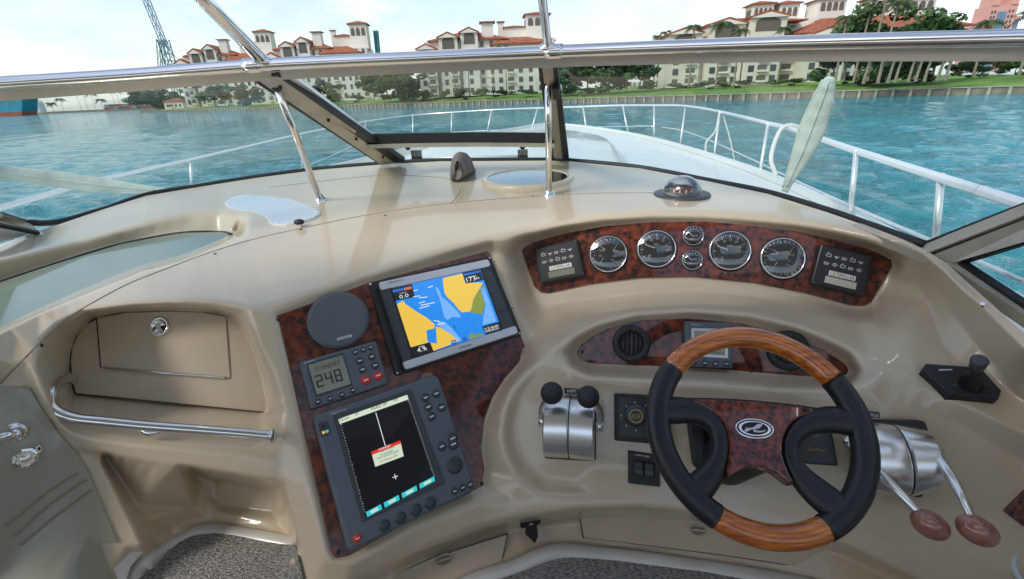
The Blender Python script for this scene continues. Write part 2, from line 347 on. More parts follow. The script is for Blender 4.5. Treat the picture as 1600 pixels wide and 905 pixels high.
bay_in = [(u+(1 if u > 330 else 0), v-3.5, float(_plh.s_at(np.array((u, v-3.5))))*1.05) for u, v in [(368,368),(340,379),(281,403),(219,419),(125,457),(62,485),(16,507),(0,516),(-150,597)]]
cub_back = [(118,615,1.03),(111,590,1.035),(110,553,1.04),(119,525,1.05),(147,498,1.07),(190,489,1.085),(265,486,1.10),(344,490,1.115),(373,508,1.115),(390,535,1.11),(408,580,1.10),(420,637,1.085),(414,644,1.08),(300,632,1.065)]
SF = [(54,549,.88),(56,575,.875),(64,600,.872),(76,628,.875),(84,652,.885),(95,667,.893),(110,677,.90),(160,688,.912),(221,697,.925),(330,707,.95),(424,714,.975),(433,700,.985)]
SB = [(70,640,.885),(88,671,.90),(110,692,.905),(133,704,.91),(200,715,.925),(275,727,.94),(350,738,.955),(424,750,.97)]
POST = [(390,482,1.03),(402,520,1.02),(418,583,1.01),(432,681,.99),(442,755,.975),(459,833,.965),(480,905,.955),(500,1000,.94)]
lines = [Wl, Cl]; loops = []
loops.append([on(PL, q, 0) for q in panL_px]); loops.append([on(PL, q, .011) for q in grow(panL_px, 7)])
loops.append([on(PI, q, 0) for q in panI_px])
lines.append([on(PI, q, .004) for q in [(1398,400),(1402,416),(1368,480),(1352,486),(1328,485),(1260,466),(1180,450),(1080,440),(1000,442),(920,452),(858,467),(838,464),(828,450),(808,392)]])
# lower edge of the hood lip above the gauges
lines.append([(800,377,1.32),(816,371,1.33),(880,355,1.335),(940,345,1.33),(1020,339.5,1.315),(1100,339.5,1.295),(1160,344,1.27),(1240,353,1.23),(1300,364,1.19),(1350,377,1.15),(1385,389,1.115)])
loops.append([on(PM, q, 0) for q in panM_px]); loops.append([on(PM, q, .001) for q in grow(panM_px, 4)])
RG = [(1343,577,1.06),(1325,547,1.085),(1250,512,1.13),(1175,493,1.155),(1081,486,1.175),(987,493,1.195),(935,508,1.20),(897,527,1.195),(860,550,1.18),(825,577,1.155),(800,605,1.14),(787,640,1.13),(783,675,1.125),(790,712,1.115),(812,750,1.102),(850,772,1.09)]
lines.append(RG)
lines.append([(878,556,1.19),(888,573,1.14),(924,589,1.112),(1025,593,1.086),(1120,598,1.066),(1212,606,1.045),(1287,606,1.03),(1334,594,1.03),(1343,577,1.06)])
lines.append([(884,580,1.15),(910,603,1.128),(1025,607,1.086),(1120,612,1.066),(1212,620,1.043),(1300,622,1.02),(1352,606,1.01)])
lines.append([(838,585,1.165),(812,622,1.16),(803,650,1.158),(803,683,1.152),(818,722,1.14),(852,752,1.127),(900,760,1.11)])  # foot of the pod rim
lines.append([(790,400,1.34),(832,470,1.40),(850,480,1.40),(920,470,1.39),(1000,461,1.36),(1080,458,1.325),(1180,467,1.27),(1260,480,1.225),(1330,498,1.17)])  # hollow of the ledge
lines.append([(835,520,1.31),(850,500,1.36),(842,480,1.40)])
A_ = [(1340,503,1.16),(1360,500,1.14),(1417,524,1.07),(1475,552,1.02),(1498,565,1.0),(1561,598,.96),(1600,624,.93),(1700,690,.86),(1890,830,.74)]
B_ = [(1325,547,1.085),(1360,562,1.055),(1417,592,1.005),(1475,621,.97),(1521,640,.945),(1600,677,.91),(1700,725,.85),(1890,850,.76)]
V_ = [(1404,408,1.165),(1409,417,1.165),(1437,447,1.14),(1460,495,1.09),(1475,541,1.035),(1498,565,1.0)]
lines += [A_, B_, V_]
lines.append([(1440,420,1.12),(1480,470,1.06),(1520,530,1.0),(1560,575,.965)])
lines.append([(1360,640,1.0),(1440,640,.985),(1500,665,.968),(1560,700,.945),(1600,720,.935)])
lines.append([on(PF, q) for q in [(900,640),(1000,640),(1100,640),(1200,650),(1300,660)]])
lines.append([on(PF, q) for q in [(880,735),(1000,735),(1110,750),(1230,770),(1340,790),(1450,830),(1560,890),(1700,960),(1890,990)]])
lines.append([on(PF, q) for q in [(1400,700),(1500,760),(1600,830),(1890,930)]])
lines.append([(500,886,.95),(545,886,.955),(650,832,1.03),(757,782,1.095),(800,781,1.10),(850,774,1.09),(980,770,1.075),(1110,790,1.04),(1230,810,1.01),(1340,830,.98),(1430,870,.955),(1520,910,.94),(1620,970,.92),(1700,1000,.9)])
LE = [(540,915,.965),(560,904,.975),(650,862,1.03),(755,825,1.088),(807,812,1.09),(905,799.5,1.072),(1000,797,1.06),(1110,809,1.035),(1200,827,1.01),(1311,850,.985),(1431,905,.96),(1520,965,.945),(1560,1000,.935)]
lines.append(LE)
lines.append([(550,922,1.05),(575,913,1.07),(655,870,1.13),(757,833,1.19),(810,820,1.20),(905,807,1.20),(1000,804.5,1.19),(1110,817,1.16),(1200,835,1.13),(1306,858,1.09),(1420,913,1.05),(1510,975,1.02)])
ZFL = -1.03
lines.append([onz(q, ZFL) for q in [(600,960),(700,908),(790,876),(860,850),(890,848),(1000,860),(1112,877),(1200,890),(1275,905),(1420,960)]])
lines.append([onz(q, ZFL) for q in [(640,1000),(800,1000),(1000,1000),(1300,1000),(1450,1000)]])
lines.append([onz(q, ZFL) for q in [(780,930),(1000,930),(1200,940)]])
loops += []
lines += [bay_far, bay_bot, bay_near, bay_in, SF, SB, POST]
loops.append(cub_back)
lines.append([(60,556,.885),(72,526,.915),(95,508,.945),(130,490,.98),(200,482,1.01),(265,479.5,1.025),(330,481,1.035),(372,492,1.04),(385,510,1.035),(404,560,1.03),(420,600,1.02),(428,650,1.01),(433,700,.985)])  # inner edge of the arch
lines.append([(84,640,.90),(100,655,.905),(114,664,.912),(160,676,.925),(221,685,.938),(330,695,.962),(424,702,.985)])
lines.append([(80,560,.95),(88,600,.95),(100,630,.95)])
lines.append([(133,706,.92),(165,780,.935),(197,855,.95)]); lines.append([(150,708,.925),(190,790,.94),(222,852,.955)])
lines.append([(165,712,.99),(215,790,1.0),(240,830,1.0)])
lines.append([(300,735,1.12),(310,760,1.12),(302,792,1.10)]); lines.append([(322,745,1.14),(322,780,1.13),(340,800,1.12),(440,815,1.10),(452,825,1.09)])
lines.append([(335,750,1.155),(335,775,1.15),(350,790,1.145),(430,800,1.13)]); lines.append([(290,733,1.0),(350,744,1.0),(420,757,1.0)]); lines.append([(350,750,1.13),(430,765,1.12)])
ZST = -.90
lines.append([(222,855,.965),(240,838,1.02),(270,824,1.07),(305,812,1.11),(330,812,1.12),(400,822,1.10),(455,834,1.075)])
lines.append([onz(q, ZST) for q in [(150,960),(200,905),(250,862),(305,836),(340,834),(400,842),(462,853)]])
lines.append([onz(q, ZST) for q in [(170,1000),(300,1000),(470,1000)]]); lines.append([onz(q, ZST) for q in [(280,900),(380,880),(440,900)]])
lines.append([(-150,690,.74),(0,598,.86),(32,602,.872),(50,606,.875)]); lines.append([(-150,1000,.78),(0,905,.84),(60,905,.86),(100,905,.875),(140,1000,.87)])
lines.append([(60,640,.885),(90,720,.90),(120,790,.915),(150,848,.93),(175,890,.94),(190,960,.93)])
lines.append([(0,560,.85),(20,566,.86),(40,562,.87)])
# a network of straight facets through those curves, then rounded into a moulding
pts = []; depth = []; edges = []
def dens(l, closed):
    o = []; l = list(l)+([l[0]] if closed else [])
    for a, b in zip(l[:-1], l[1:]):
        k = max(1, int(math.hypot(a[0]-b[0], a[1]-b[1])//22))
        for i in range(k):
            t = i/k; o.append((a[0]+(b[0]-a[0])*t, a[1]+(b[1]-a[1])*t, (1-t)/a[2]+t/b[2]))
    if not closed: o.append((l[-1][0], l[-1][1], 1/l[-1][2]))
    return o
for l, c in [(l, False) for l in lines]+[(l, True) for l in loops]:
    d = dens(l, c); k0 = len(pts)
    for u, v, i in d: pts.append((u, v)); depth.append(i)
    edges += [(k0+i, k0+i+1) for i in range(len(d)-1)]+([(k0+len(d)-1, k0)] if c else [])
vo, eo, fo, ov, _, _ = delaunay_2d_cdt([Vector(p) for p in pts], edges, [], 0, .4)
depth = np.array(depth); VO = np.array([(p.x, p.y) for p in vo]); DO = np.full(len(vo), np.nan)
for i, o in enumerate(ov):
    if o: DO[i] = depth[o].mean()
bad = np.isnan(DO)
for i in np.where(bad)[0]:                  # crossings of curves: take the mean of the neighbours
    nb = {a for e in eo for a in e if i in e and a != i and not bad[a]}
    DO[i] = DO[list(nb)].mean() if nb else .9
NU, NT, U_0, U_1, VB = 750, 290, -150., 1890., 1000.
gu = np.linspace(U_0, U_1, NU); wu = np.interp(gu, [p[0] for p in Wl], [p[1] for p in Wl])
gt = np.linspace(0, 1, NT); GV = wu[None]+gt[:, None]*(VB-wu[None]); GU = np.broadcast_to(gu[None], GV.shape)
G = np.full(GV.shape, np.nan)
for f in fo:
    a, b, c = VO[f[0]], VO[f[1]], VO[f[2]]
    c0 = max(0, int(np.searchsorted(gu, min(a[0], b[0], c[0]))-1)); c1 = min(NU, int(np.searchsorted(gu, max(a[0], b[0], c[0]))+1))
    if c1 <= c0: continue
    X = GU[:, c0:c1]; Y = GV[:, c0:c1]; den = (b[1]-c[1])*(a[0]-c[0])+(c[0]-b[0])*(a[1]-c[1])
    if abs(den) < 1e-9: continue
    l1 = ((b[1]-c[1])*(X-c[0])+(c[0]-b[0])*(Y-c[1]))/den; l2 = ((c[1]-a[1])*(X-c[0])+(a[0]-c[0])*(Y-c[1]))/den; l3 = 1-l1-l2
    m = (l1 >= -1e-6) & (l2 >= -1e-6) & (l3 >= -1e-6)
    G[:, c0:c1][m] = (l1*DO[f[0]]+l2*DO[f[1]]+l3*DO[f[2]])[m]
for _ in range(120):                         # close what the network leaves open at its rim
    n_ = np.isnan(G)
    if not n_.any(): break
    P_ = np.pad(G, 1, constant_values=np.nan); st = np.stack([P_[:-2, 1:-1], P_[2:, 1:-1], P_[1:-1, :-2], P_[1:-1, 2:]])
    cnt = (~np.isnan(st)).sum(0); sm = np.nansum(st, 0); k_ = n_ & (cnt > 0); G[k_] = (sm/np.maximum(cnt, 1))[k_]
def blur(A, sg):
    r = int(3*sg+1); k = np.exp(-.5*(np.arange(-r, r+1)/sg)**2); k /= k.sum()
    for ax in (0, 1):
        B = np.pad(A, [(r, r) if i == ax else (0, 0) for i in (0, 1)], mode='edge'); o = np.zeros_like(A)
        for i, q in enumerate(k): o += q*np.take(B, range(i, i+A.shape[ax]), axis=ax)
        A = o
    return A
G0 = G.copy(); G1 = blur(G, 1.5); G2 = blur(G, 3.2)
# the dash top, ledge and right-hand coaming are rounded more softly than the small recesses
soft = ((GU > 770) & (GV < 800)).astype(float)*.3; soft[(GU > 410) & (GU < 470) & (GV > 560) & (GV < 730)] = 1; soft = blur(soft, 8)
crisp = ((GU < 440) & (GV > 470)).astype(float); crisp = blur(crisp, 5); G1 = G1*(1-crisp)+blur(G, 1.0)*crisp
G = G1*(1-soft)+G2*soft
def rs(u, v):                               # depth of the shell at a pixel
    x = np.clip((u-U_0)/(U_1-U_0)*(NU-1), 0, NU-1.001); wv = np.interp(u, gu, wu); y = np.clip((v-wv)/(VB-wv)*(NT-1), 0, NT-1.001)
    i, j = int(y), int(x); a, b = y-i, x-j
    return 1/((G[i, j]*(1-b)+G[i, j+1]*b)*(1-a)+(G[i+1, j]*(1-b)+G[i+1, j+1]*b)*a)
def sh(u, v, lift=0.0):                     # point on the shell, lifted towards the viewer
    s = rs(u, v); p = pt(u, v, s); return p*(1-lift/np.linalg.norm(p))
def shn(u, v, d=5):
    n = np.cross(sh(u+d, v)-sh(u-d, v), sh(u, v-d)-sh(u, v+d)); n = unit(n); return n if n@sh(u, v) < 0 else -n
def shp(u, v, d=5): return Plane(shn(u, v, d), sh(u, v))
CON = thing('helm_console', 'beige moulded fibreglass helm console with burl veneer panels under the windscreen', 'helm console', (.35, 1.0, -1.03))
V3 = ray(np.stack([GU, GV], -1))/G[..., None]; idx = np.arange(NU*NT).reshape(NT, NU)
ff = np.stack([idx[:-1, :-1], idx[1:, :-1], idx[1:, 1:], idx[:-1, 1:]], -1).reshape(-1, 4)
me = bpy.data.meshes.new('dash_moulding'); vv = (V3.reshape(-1, 3)-WL[CON]).astype(np.float32)
me.vertices.add(len(vv)); me.vertices.foreach_set('co', vv.ravel()); me.loops.add(ff.size); me.loops.foreach_set('vertex_index', ff.ravel().astype(np.int32))
me.polygons.add(len(ff)); me.polygons.foreach_set('loop_start', np.arange(0, ff.size, 4, dtype=np.int32)); me.polygons.foreach_set('use_smooth', np.ones(len(ff), bool)); me.update(calc_edges=True)
me.materials.append(M['gel']); oc = bpy.data.objects.new('dash_moulding', me); COL.objects.link(oc); oc.parent = CON; WL[oc] = WL[CON]
def surf_line(pts, r, name, m, parent, lift=.0005, n=8, dens_=6, nseg=6):
    S = spline(np.array(pts, float), dens_); P = np.array([sh(u, v, lift) for u, v in S]); return O(name, tube(P, r, nseg), m, parent, True)
def surf_poly(px, name, m, parent, lift=.002, t=.004, pl=None, c=.001, **k):
    px = np.array(px, float); u, v = px.mean(0); pl = pl or shp(u, v, 12)
    return O(name, prism(pl, px, -t, lift, c), m, parent, **k)

def sub_px(poly, step):
    """points of a pixel outline, densified, and a grid of points inside it, triangulated"""
    P = np.array(poly, float); o = []
    for a, b in zip(P, np.roll(P, -1, 0)):
        k = max(1, int(np.hypot(*(b-a))//step)); o += [a+(b-a)*i/k for i in range(k)]
    o = np.array(o); n = len(o); lo, hi = o.min(0), o.max(0); ins = []
    for y in np.arange(lo[1]+step/2, hi[1], step):
        for x in np.arange(lo[0]+step/2, hi[0], step):
            c = False; dmin = 1e9
            for (x1, y1), (x2, y2) in zip(P, np.roll(P, -1, 0)):
                if (y1 > y) != (y2 > y) and x < (x2-x1)*(y-y1)/(y2-y1)+x1: c = not c
            if c and np.min(np.hypot(o[:, 0]-x, o[:, 1]-y)) > step*.45: ins.append((x, y))
    A = [Vector(p) for p in o]+[Vector(p) for p in ins]
    v, e, f, *_ = delaunay_2d_cdt(A, [(i, (i+1) % n) for i in range(n)], [list(range(n))], 1, .01)
    return np.array([(p.x, p.y) for p in v]), [tuple(q) for q in f], o
def patch(px, name, m, parent, lift=.004, t=.012, step=12, pl=None, **k):
    """sheet with thickness laid on the shell (or on a plane) inside a pixel outline"""
    q, f, o = sub_px(px, step)
    g = (lambda u, v, l: sh(u, v, l)) if pl is None else (lambda u, v, l: pl.w(pl.q(np.array([(u, v)]), l)[0], l))
    V = np.array([g(u, v, lift) for u, v in q]); E1 = np.array([g(u, v, lift) for u, v in o]); E2 = np.array([g(u, v, lift-t) for u, v in o]); n = len(o)
    c = V[f[0][0]]; nn = np.cross(V[f[0][1]]-c, V[f[0][2]]-c); f = f if nn@(-c) > 0 else [a[::-1] for a in f]
    mb = MB().add(V, f); mb.add(np.vstack([E1, E2]), [(i, n+i, n+(i+1) % n, (i+1) % n) for i in range(n)])
    return smooth_angle(O(name, mb, m, parent, **k), 40)
# ------------------------------------------------------------------ water, shore
WZ = -2.8
def watermat():
    m = bpy.data.materials.new('turquoise_bay_water'); m.use_nodes = True; T = m.node_tree; b = T.nodes['Principled BSDF']
    b.inputs['Roughness'].default_value = .06; b.inputs['IOR'].default_value = 1.33
    g = T.nodes.new('ShaderNodeNewGeometry')
    def noise(sc, det, rot, st, dist=.3):
        mp = T.nodes.new('ShaderNodeMapping'); mp.inputs['Scale'].default_value = (1, st, 1); mp.inputs['Rotation'].default_value = (0, 0, rot)
        n = T.nodes.new('ShaderNodeTexNoise'); n.inputs['Scale'].default_value = sc; n.inputs['Detail'].default_value = det; n.inputs['Distortion'].default_value = dist; n.inputs['Roughness'].default_value = .6
        T.links.new(g.outputs['Position'], mp.inputs[0]); T.links.new(mp.outputs[0], n.inputs['Vector']); return n.outputs[0]
    def math_(op, a, b_):
        k = T.nodes.new('ShaderNodeMath'); k.operation = op
        for i, x in enumerate((a, b_)):
            if isinstance(x, float): k.inputs[i].default_value = x
            else: T.links.new(x, k.inputs[i])
        return k.outputs[0]
    h = math_('ADD', math_('MULTIPLY', noise(1.5, 5, -.15, 1.7), .34), math_('MULTIPLY', noise(4.5, 3, .2, 1.4), .035))
    k = T.nodes.new('ShaderNodeBump'); k.inputs['Strength'].default_value = 1; k.inputs['Distance'].default_value = 1.0
    T.links.new(h, k.inputs['Height']); T.links.new(k.outputs[0], b.inputs['Normal'])
    r = T.nodes.new('ShaderNodeValToRGB'); e = r.color_ramp.elements; e[0].position = .35; e[0].color = (.018, .17, .21, 1); e[1].position = .68; e[1].color = (.042, .29, .33, 1)
    T.links.new(noise(.03, 4, .5, 2.0, .8), r.inputs[0]); T.links.new(r.outputs[0], b.inputs['Base Color']); return m
M['water'] = watermat()
def waves():
    na, nr = 620, 560; th = np.linspace(-1.25, 1.25, na); r = 2.2*np.exp(np.linspace(0, 1, nr)*math.log(420/2.2)); R_, A_ = np.meshgrid(r, th, indexing='ij'); X, Y = R_*np.sin(A_), R_*np.cos(A_); Z = np.zeros_like(X); cell = np.maximum(R_*(math.log(420/2.2)/nr), R_*2.5/na)
    g = np.random.default_rng(11)
    for i in range(110):
        l = .3*(3.2/.3)**g.random(); d = math.radians(205)+g.normal()*.65; kx, ky = math.sin(d)*6.283/l, math.cos(d)*6.283/l; amp = .0052*l**.8*(.5+g.random())/1.1
        Z += amp*np.clip((l/cell-2.5)/2.5, 0, 1)*np.sin(kx*X+ky*Y+g.random()*6.283+.6*np.sin(.11*X+.07*Y+i))
    e = np.clip((420-R_)/120, 0, 1)*np.clip((1.25-np.abs(A_))/.1, 0, 1); Z = WZ+Z*e-.06*(1-e); idx = np.arange(na*nr).reshape(nr, na)
    q = np.stack([idx[:-1, :-1], idx[:-1, 1:], idx[1:, 1:], idx[1:, :-1]], -1).reshape(-1, 4); me = bpy.data.meshes.new('water'); V = np.stack([X, Y, Z], -1).reshape(-1, 3).astype(np.float32)
    me.vertices.add(len(V)); me.vertices.foreach_set('co', V.ravel()); me.loops.add(q.size); me.loops.foreach_set('vertex_index', q[:, ::-1].ravel().astype(np.int32)); me.polygons.add(len(q)); me.polygons.foreach_set('loop_start', np.arange(0, q.size, 4, dtype=np.int32)); me.polygons.foreach_set('use_smooth', np.ones(len(q), bool)); me.update(calc_edges=True)
    me.materials.append(M['water']); o = bpy.data.objects.new('water', me); COL.objects.link(o); tag(o, kind='structure')
waves()
zo = WZ-.22; O('water', MB().add([(-9000, -3000, zo), (9000, -3000, zo), (9000, 9000, zo), (-9000, 9000, zo)], [(0, 1, 2, 3)]), M['water'], kind='structure')
M['lawn'] = mat('mown_grass', (.15, .27, .035), .95, var=.35, vscale=.35, bump=.4, bscale=3)
M['conc'] = mat('weathered_concrete', (.22, .195, .15), .9, var=.35, vscale=.8)
M['concl'] = mat('pale_concrete_post', (.38, .355, .29), .9, var=.25, vscale=1.5)
M['stucco'] = mat('cream_stucco', (.70, .66, .58), .9, var=.06, vscale=.2)
M['stuccoy'] = mat('warm_cream_stucco', (.64, .585, .49), .9, var=.06, vscale=.2)
M['tile'] = mat('terracotta_roof_tile', (.33, .105, .05), .85, var=.35, vscale=1.2)
M['win'] = mat('dark_window_glass', (.07, .08, .085), .15)
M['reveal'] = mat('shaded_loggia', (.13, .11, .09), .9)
M['leafd'] = mat('dark_foliage', (.035, .085, .022), .7, var=.6, vscale=.5)
M['leafm'] = mat('mid_foliage', (.055, .12, .028), .7, var=.6, vscale=.6)
M['palm'] = mat('palm_frond', (.055, .095, .025), .6, var=.5, vscale=1)
M['bark'] = mat('grey_bark', (.26, .22, .17), .95, var=.3, vscale=3)
M['pink'] = mat('pink_tower_stucco', (.66, .33, .27), .9, var=.06, vscale=.05)
M['bglass'] = mat('blue_tower_glazing', (.12, .22, .3), .25)
M['teal'] = mat('teal_crane_paint', (.04, .2, .23), .6, var=.2, vscale=.3)
M['ship'] = mat('blue_hull_paint', (.01, .2, .27), .5, var=.4, vscale=.08); M['shipr'] = mat('rust_red_hull_paint', (.26, .06, .03), .6)
M['cont'] = [mat('container_red', (.32, .07, .04), .7), mat('container_blue', (.04, .1, .2), .7), mat('container_grey', (.3, .3, .29), .7), mat('container_orange', (.42, .13, .05), .7)]
shore_px = [(-40, 176.5), (222, 175.5), (300, 175), (420, 171.5), (540, 169), (660, 166.5), (780, 163.5), (900, 161), (1010, 159), (1120, 157), (1290, 153), (1440, 150), (1600, 146.5), (1760, 143)]
SHP = np.array([atz(u, v, WZ) for u, v in shore_px[1:]])
SHP = np.vstack([SHP[0]+np.array([-14, 60, 0]), SHP]) if False else SHP
def resample(P, step):
    P = np.asarray(P, float); d = np.r_[0, np.cumsum(np.linalg.norm(np.diff(P, axis=0), axis=1))]; n = max(2, int(d[-1]/step)+1)
    t = np.linspace(0, d[-1], n); return np.stack([np.interp(t, d, P[:, i]) for i in range(3)], -1)
WT = -1.8                                    # top of the seawall
shore = resample(SHP, 2.0)
# ground behind the wall rises gently inland, one sheet
inl = []; ks = [0, 4, 12, 25, 45, 90, 200, 500]; hs = [WT-.05, WT+.12, WT+.5, WT+.95, WT+1.3, WT+1.5, WT+1.6, WT+1.6]
dr = np.gradient(shore, axis=0); nr = np.stack([-dr[:, 1], dr[:, 0], 0*dr[:, 0]], -1); nr /= np.linalg.norm(nr, axis=1)[:, None]
nr = np.where((nr[:, 1:2] < 0), -nr, nr); nr[:] = unit(nr.mean(0)+np.array([0, .5, 0]))
for k, h in zip(ks, hs): P = shore+nr*k; P[:, 2] = h; inl.append(P)
Vg = np.concatenate(inl); n = len(shore)
O('lawn', MB().add(Vg, [(k*n+i, k*n+i+1, (k+1)*n+i+1, (k+1)*n+i) for k in range(len(ks)-1) for i in range(n-1)]), M['lawn'], kind='structure')
sw = thing('seawall', 'long weathered concrete seawall with pale posts along the green lawn', 'seawall', shore[len(shore)//2]*np.array([1, 1, 1.]))
prof = [(0, -1.2), (.35, -1.2), (.35, WT-WZ-.12), (0, WT-WZ-.12)]
O('wall_face', sweep(shore, prof, (0, 0, 1)), M['conc'], sw); 
O('coping', sweep(shore+np.array([0, 0, WT-WZ-.12]), [(-.1, 0), (.5, 0), (.5, .14), (-.1, .14)], (0, 0, 1)), M['concl'], sw)
pm = None; lens_ = np.linalg.norm(np.diff(SHP, axis=0), axis=1).sum()
posts = resample(SHP, 2.0)
dd = np.gradient(posts, axis=0)
for i, p in enumerate(posts):
    if pm is None:
        mb = box((0, 0, -.2), (.34, .5, 2.05)); pm = O('post', mb, M['concl'], sw); q = pm; me0 = pm.data
        for v in me0.vertices: v.co = v.co+Vector(WL[sw])
    else: q = pm.copy(); COL.objects.link(q); q.parent = sw
    a = math.atan2(dd[i][1], dd[i][0]); off = np.array([math.sin(a), -math.cos(a), 0])*.42
    q.location = Vector(p+off+np.array([0, 0, .22])-WL[sw]); q.rotation_euler = (0, 0, a)
# ------------------------------------------------------------------ buildings on the island
UB = None
def ubox(m):
    me = bpy.data.meshes.new('window'); b = box((0, 0, 0), (1, 1, 1)); me.from_pydata(np.concatenate(b.v).tolist(), [], b.f); me.update(); me.materials.append(m); return me
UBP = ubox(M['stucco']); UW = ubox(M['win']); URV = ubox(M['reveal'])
def archmesh(m):
    a = np.linspace(0, math.pi, 9); o = [(-.5, 0)]+[(-.5, .62)]+[(-.5*math.cos(t), .62+.38*math.sin(t)) for t in a[1:-1]]+[(.5, .62), (.5, 0)]; o = np.array(o); k = len(o)
    V = [(x, -.5, z) for x, z in o]+[(x, .5, z) for x, z in o]; f = [tuple(range(k-1, -1, -1)), tuple(range(k, 2*k))]+[(i, (i+1) % k, (i+1) % k+k, i+k) for i in range(k)]
    me = bpy.data.meshes.new('arch'); me.from_pydata(V, [], f); me.update(); me.materials.append(m); return me
UA = archmesh(M['reveal'])
class Bld:
    def __init__(s, name, label, u, v, D, yaw, group=None, zb=-.8, zs=1.0):
        s.zs = zs
        p = at(u, v, D); s.o = np.array([p[0], p[1], zb]); s.D = D; s.yaw = yaw
        s.R = np.array([[math.cos(yaw), -math.sin(yaw), 0], [math.sin(yaw), math.cos(yaw), 0], [0, 0, 1]])
        s.e = thing(name, label, 'apartment building' if 'tower' not in name else 'tower', s.o, group); s.nw = 0
        s.k = D/F/.93                          # metres per photograph pixel at the front of the house
    def P(s, x, y, z): return s.o+s.R@np.array([x, y, z*s.zs])
    def blk(s, x0, x1, y0, y1, z0, z1, m='stucco', name='wall'):
        return O(name, box(s.P((x0+x1)/2, (y0+y1)/2, (z0+z1)/2), (x1-x0, y1-y0, (z1-z0)*s.zs), R=s.R), M[m], s.e)
    def hip(s, x0, x1, y0, y1, z, h, ov=.9, m='tile', gable=False, parent=None, ridge=None):
        x0 -= ov; x1 += ov; y0 -= ov; y1 += ov; t = .35; w_, d_ = x1-x0, y1-y0
        r = min(w_, d_)/2*(1 if ridge is None else ridge); V = [(x0, y0, z), (x1, y0, z), (x1, y1, z), (x0, y1, z)]; V += [(a, b, c+t) for a, b, c in V]
        if gable:
            O('gable', MB().add([s.P(x, y, zz) for y in (y0-.07, y0+.5) for x, zz in ((x0+ov*.9, z-.02), (x1-ov*.9, z-.02), ((x0+x1)/2, z+h*.82))], [(0, 1, 2), (5, 4, 3), (0, 3, 4, 1), (1, 4, 5, 2), (2, 5, 3, 0)]), M['stucco'], s.e)
            V += [((x0+x1)/2, y0, z+t+h), ((x0+x1)/2, y1, z+t+h)]; f = [(6, 7, 9), (5, 6, 9, 8), (7, 4, 8, 9), (4, 5, 8)]
        elif w_ >= d_: V += [(x0+r, (y0+y1)/2, z+t+h), (x1-r, (y0+y1)/2, z+t+h)]; f = [(4, 5, 9, 8), (5, 6, 9), (6, 7, 8, 9), (7, 4, 8)]
        else: V += [((x0+x1)/2, y0+r, z+t+h), ((x0+x1)/2, y1-r, z+t+h)]; f = [(4, 5, 8), (5, 6, 9, 8), (6, 7, 9), (7, 4, 8, 9)]
        f += [(3, 2, 1, 0), (0, 1, 5, 4), (1, 2, 6, 5), (2, 3, 7, 6), (3, 0, 4, 7)]
        return O('roof', MB().add([s.P(*p) for p in V], f), M[m], s.e)
    def put(s, me, x, y, z, sx, sy, sz, name, side=0):
        q = bpy.data.objects.new(name, me); COL.objects.link(q); q.parent = s.e; q.location = Vector(s.R@np.array([x, y, z*s.zs])); q.rotation_euler = (0, 0, s.yaw+side); q.scale = (sx, sy, sz*s.zs); s.nw += 1; return q
    def wins(s, x0, x1, y, z0, floors, fh, step, ww=1.3, wh=1.9, skip=(), side=0):
        n = max(1, int((x1-x0)/step)); g = (x1-x0)/n
        for k in range(floors):
            for i in range(n):
                if (k*7+i*3) % 11 in skip: continue
                big = (i % 3 == 1); a = x0+g*(i+.5)
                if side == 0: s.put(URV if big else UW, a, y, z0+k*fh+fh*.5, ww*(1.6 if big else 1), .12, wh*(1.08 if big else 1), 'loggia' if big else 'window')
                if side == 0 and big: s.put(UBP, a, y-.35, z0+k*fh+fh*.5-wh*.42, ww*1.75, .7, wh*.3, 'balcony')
                else: s.put(UW, y, a, z0+k*fh+fh*.5, .12, ww, wh, 'window')
    def arches(s, x0, x1, y, z, n, h, fill=.72):
        g = (x1-x0)/n
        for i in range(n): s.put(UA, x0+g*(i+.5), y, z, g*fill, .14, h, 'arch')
    def chim(s, x, y, z0, z1, wd=1.6):
        c = s.blk(x-wd/2, x+wd/2, y-wd/2, y+wd/2, z0, z1, name='chimney')
        O('cap', box(s.P(x, y, z1+.25), (wd*1.35, wd*1.35, .3), R=s.R), M['tile'], c)
        for d in (-1, 1): O('cap_leg', box(s.P(x+d*wd*.36, y-wd*.36, z1+.05), (wd*.2, wd*.2, .12), R=s.R), M['stucco'], c)
    def tower(s, x0, x1, y0, y1, z0, z1, n=3):
        s.blk(x0, x1, y0, y1, z0, z1, name='belvedere'); s.arches(x0+.3, x1-.3, y0-.02, z1-3.6, n, 2.6); s.hip(x0, x1, y0, y1, z1, 1.1, .6)
        g = s.put(URV, x0-.02, (y0+y1)/2, z1-2.3, .1, (y1-y0)*.6, 2.2, 'opening')
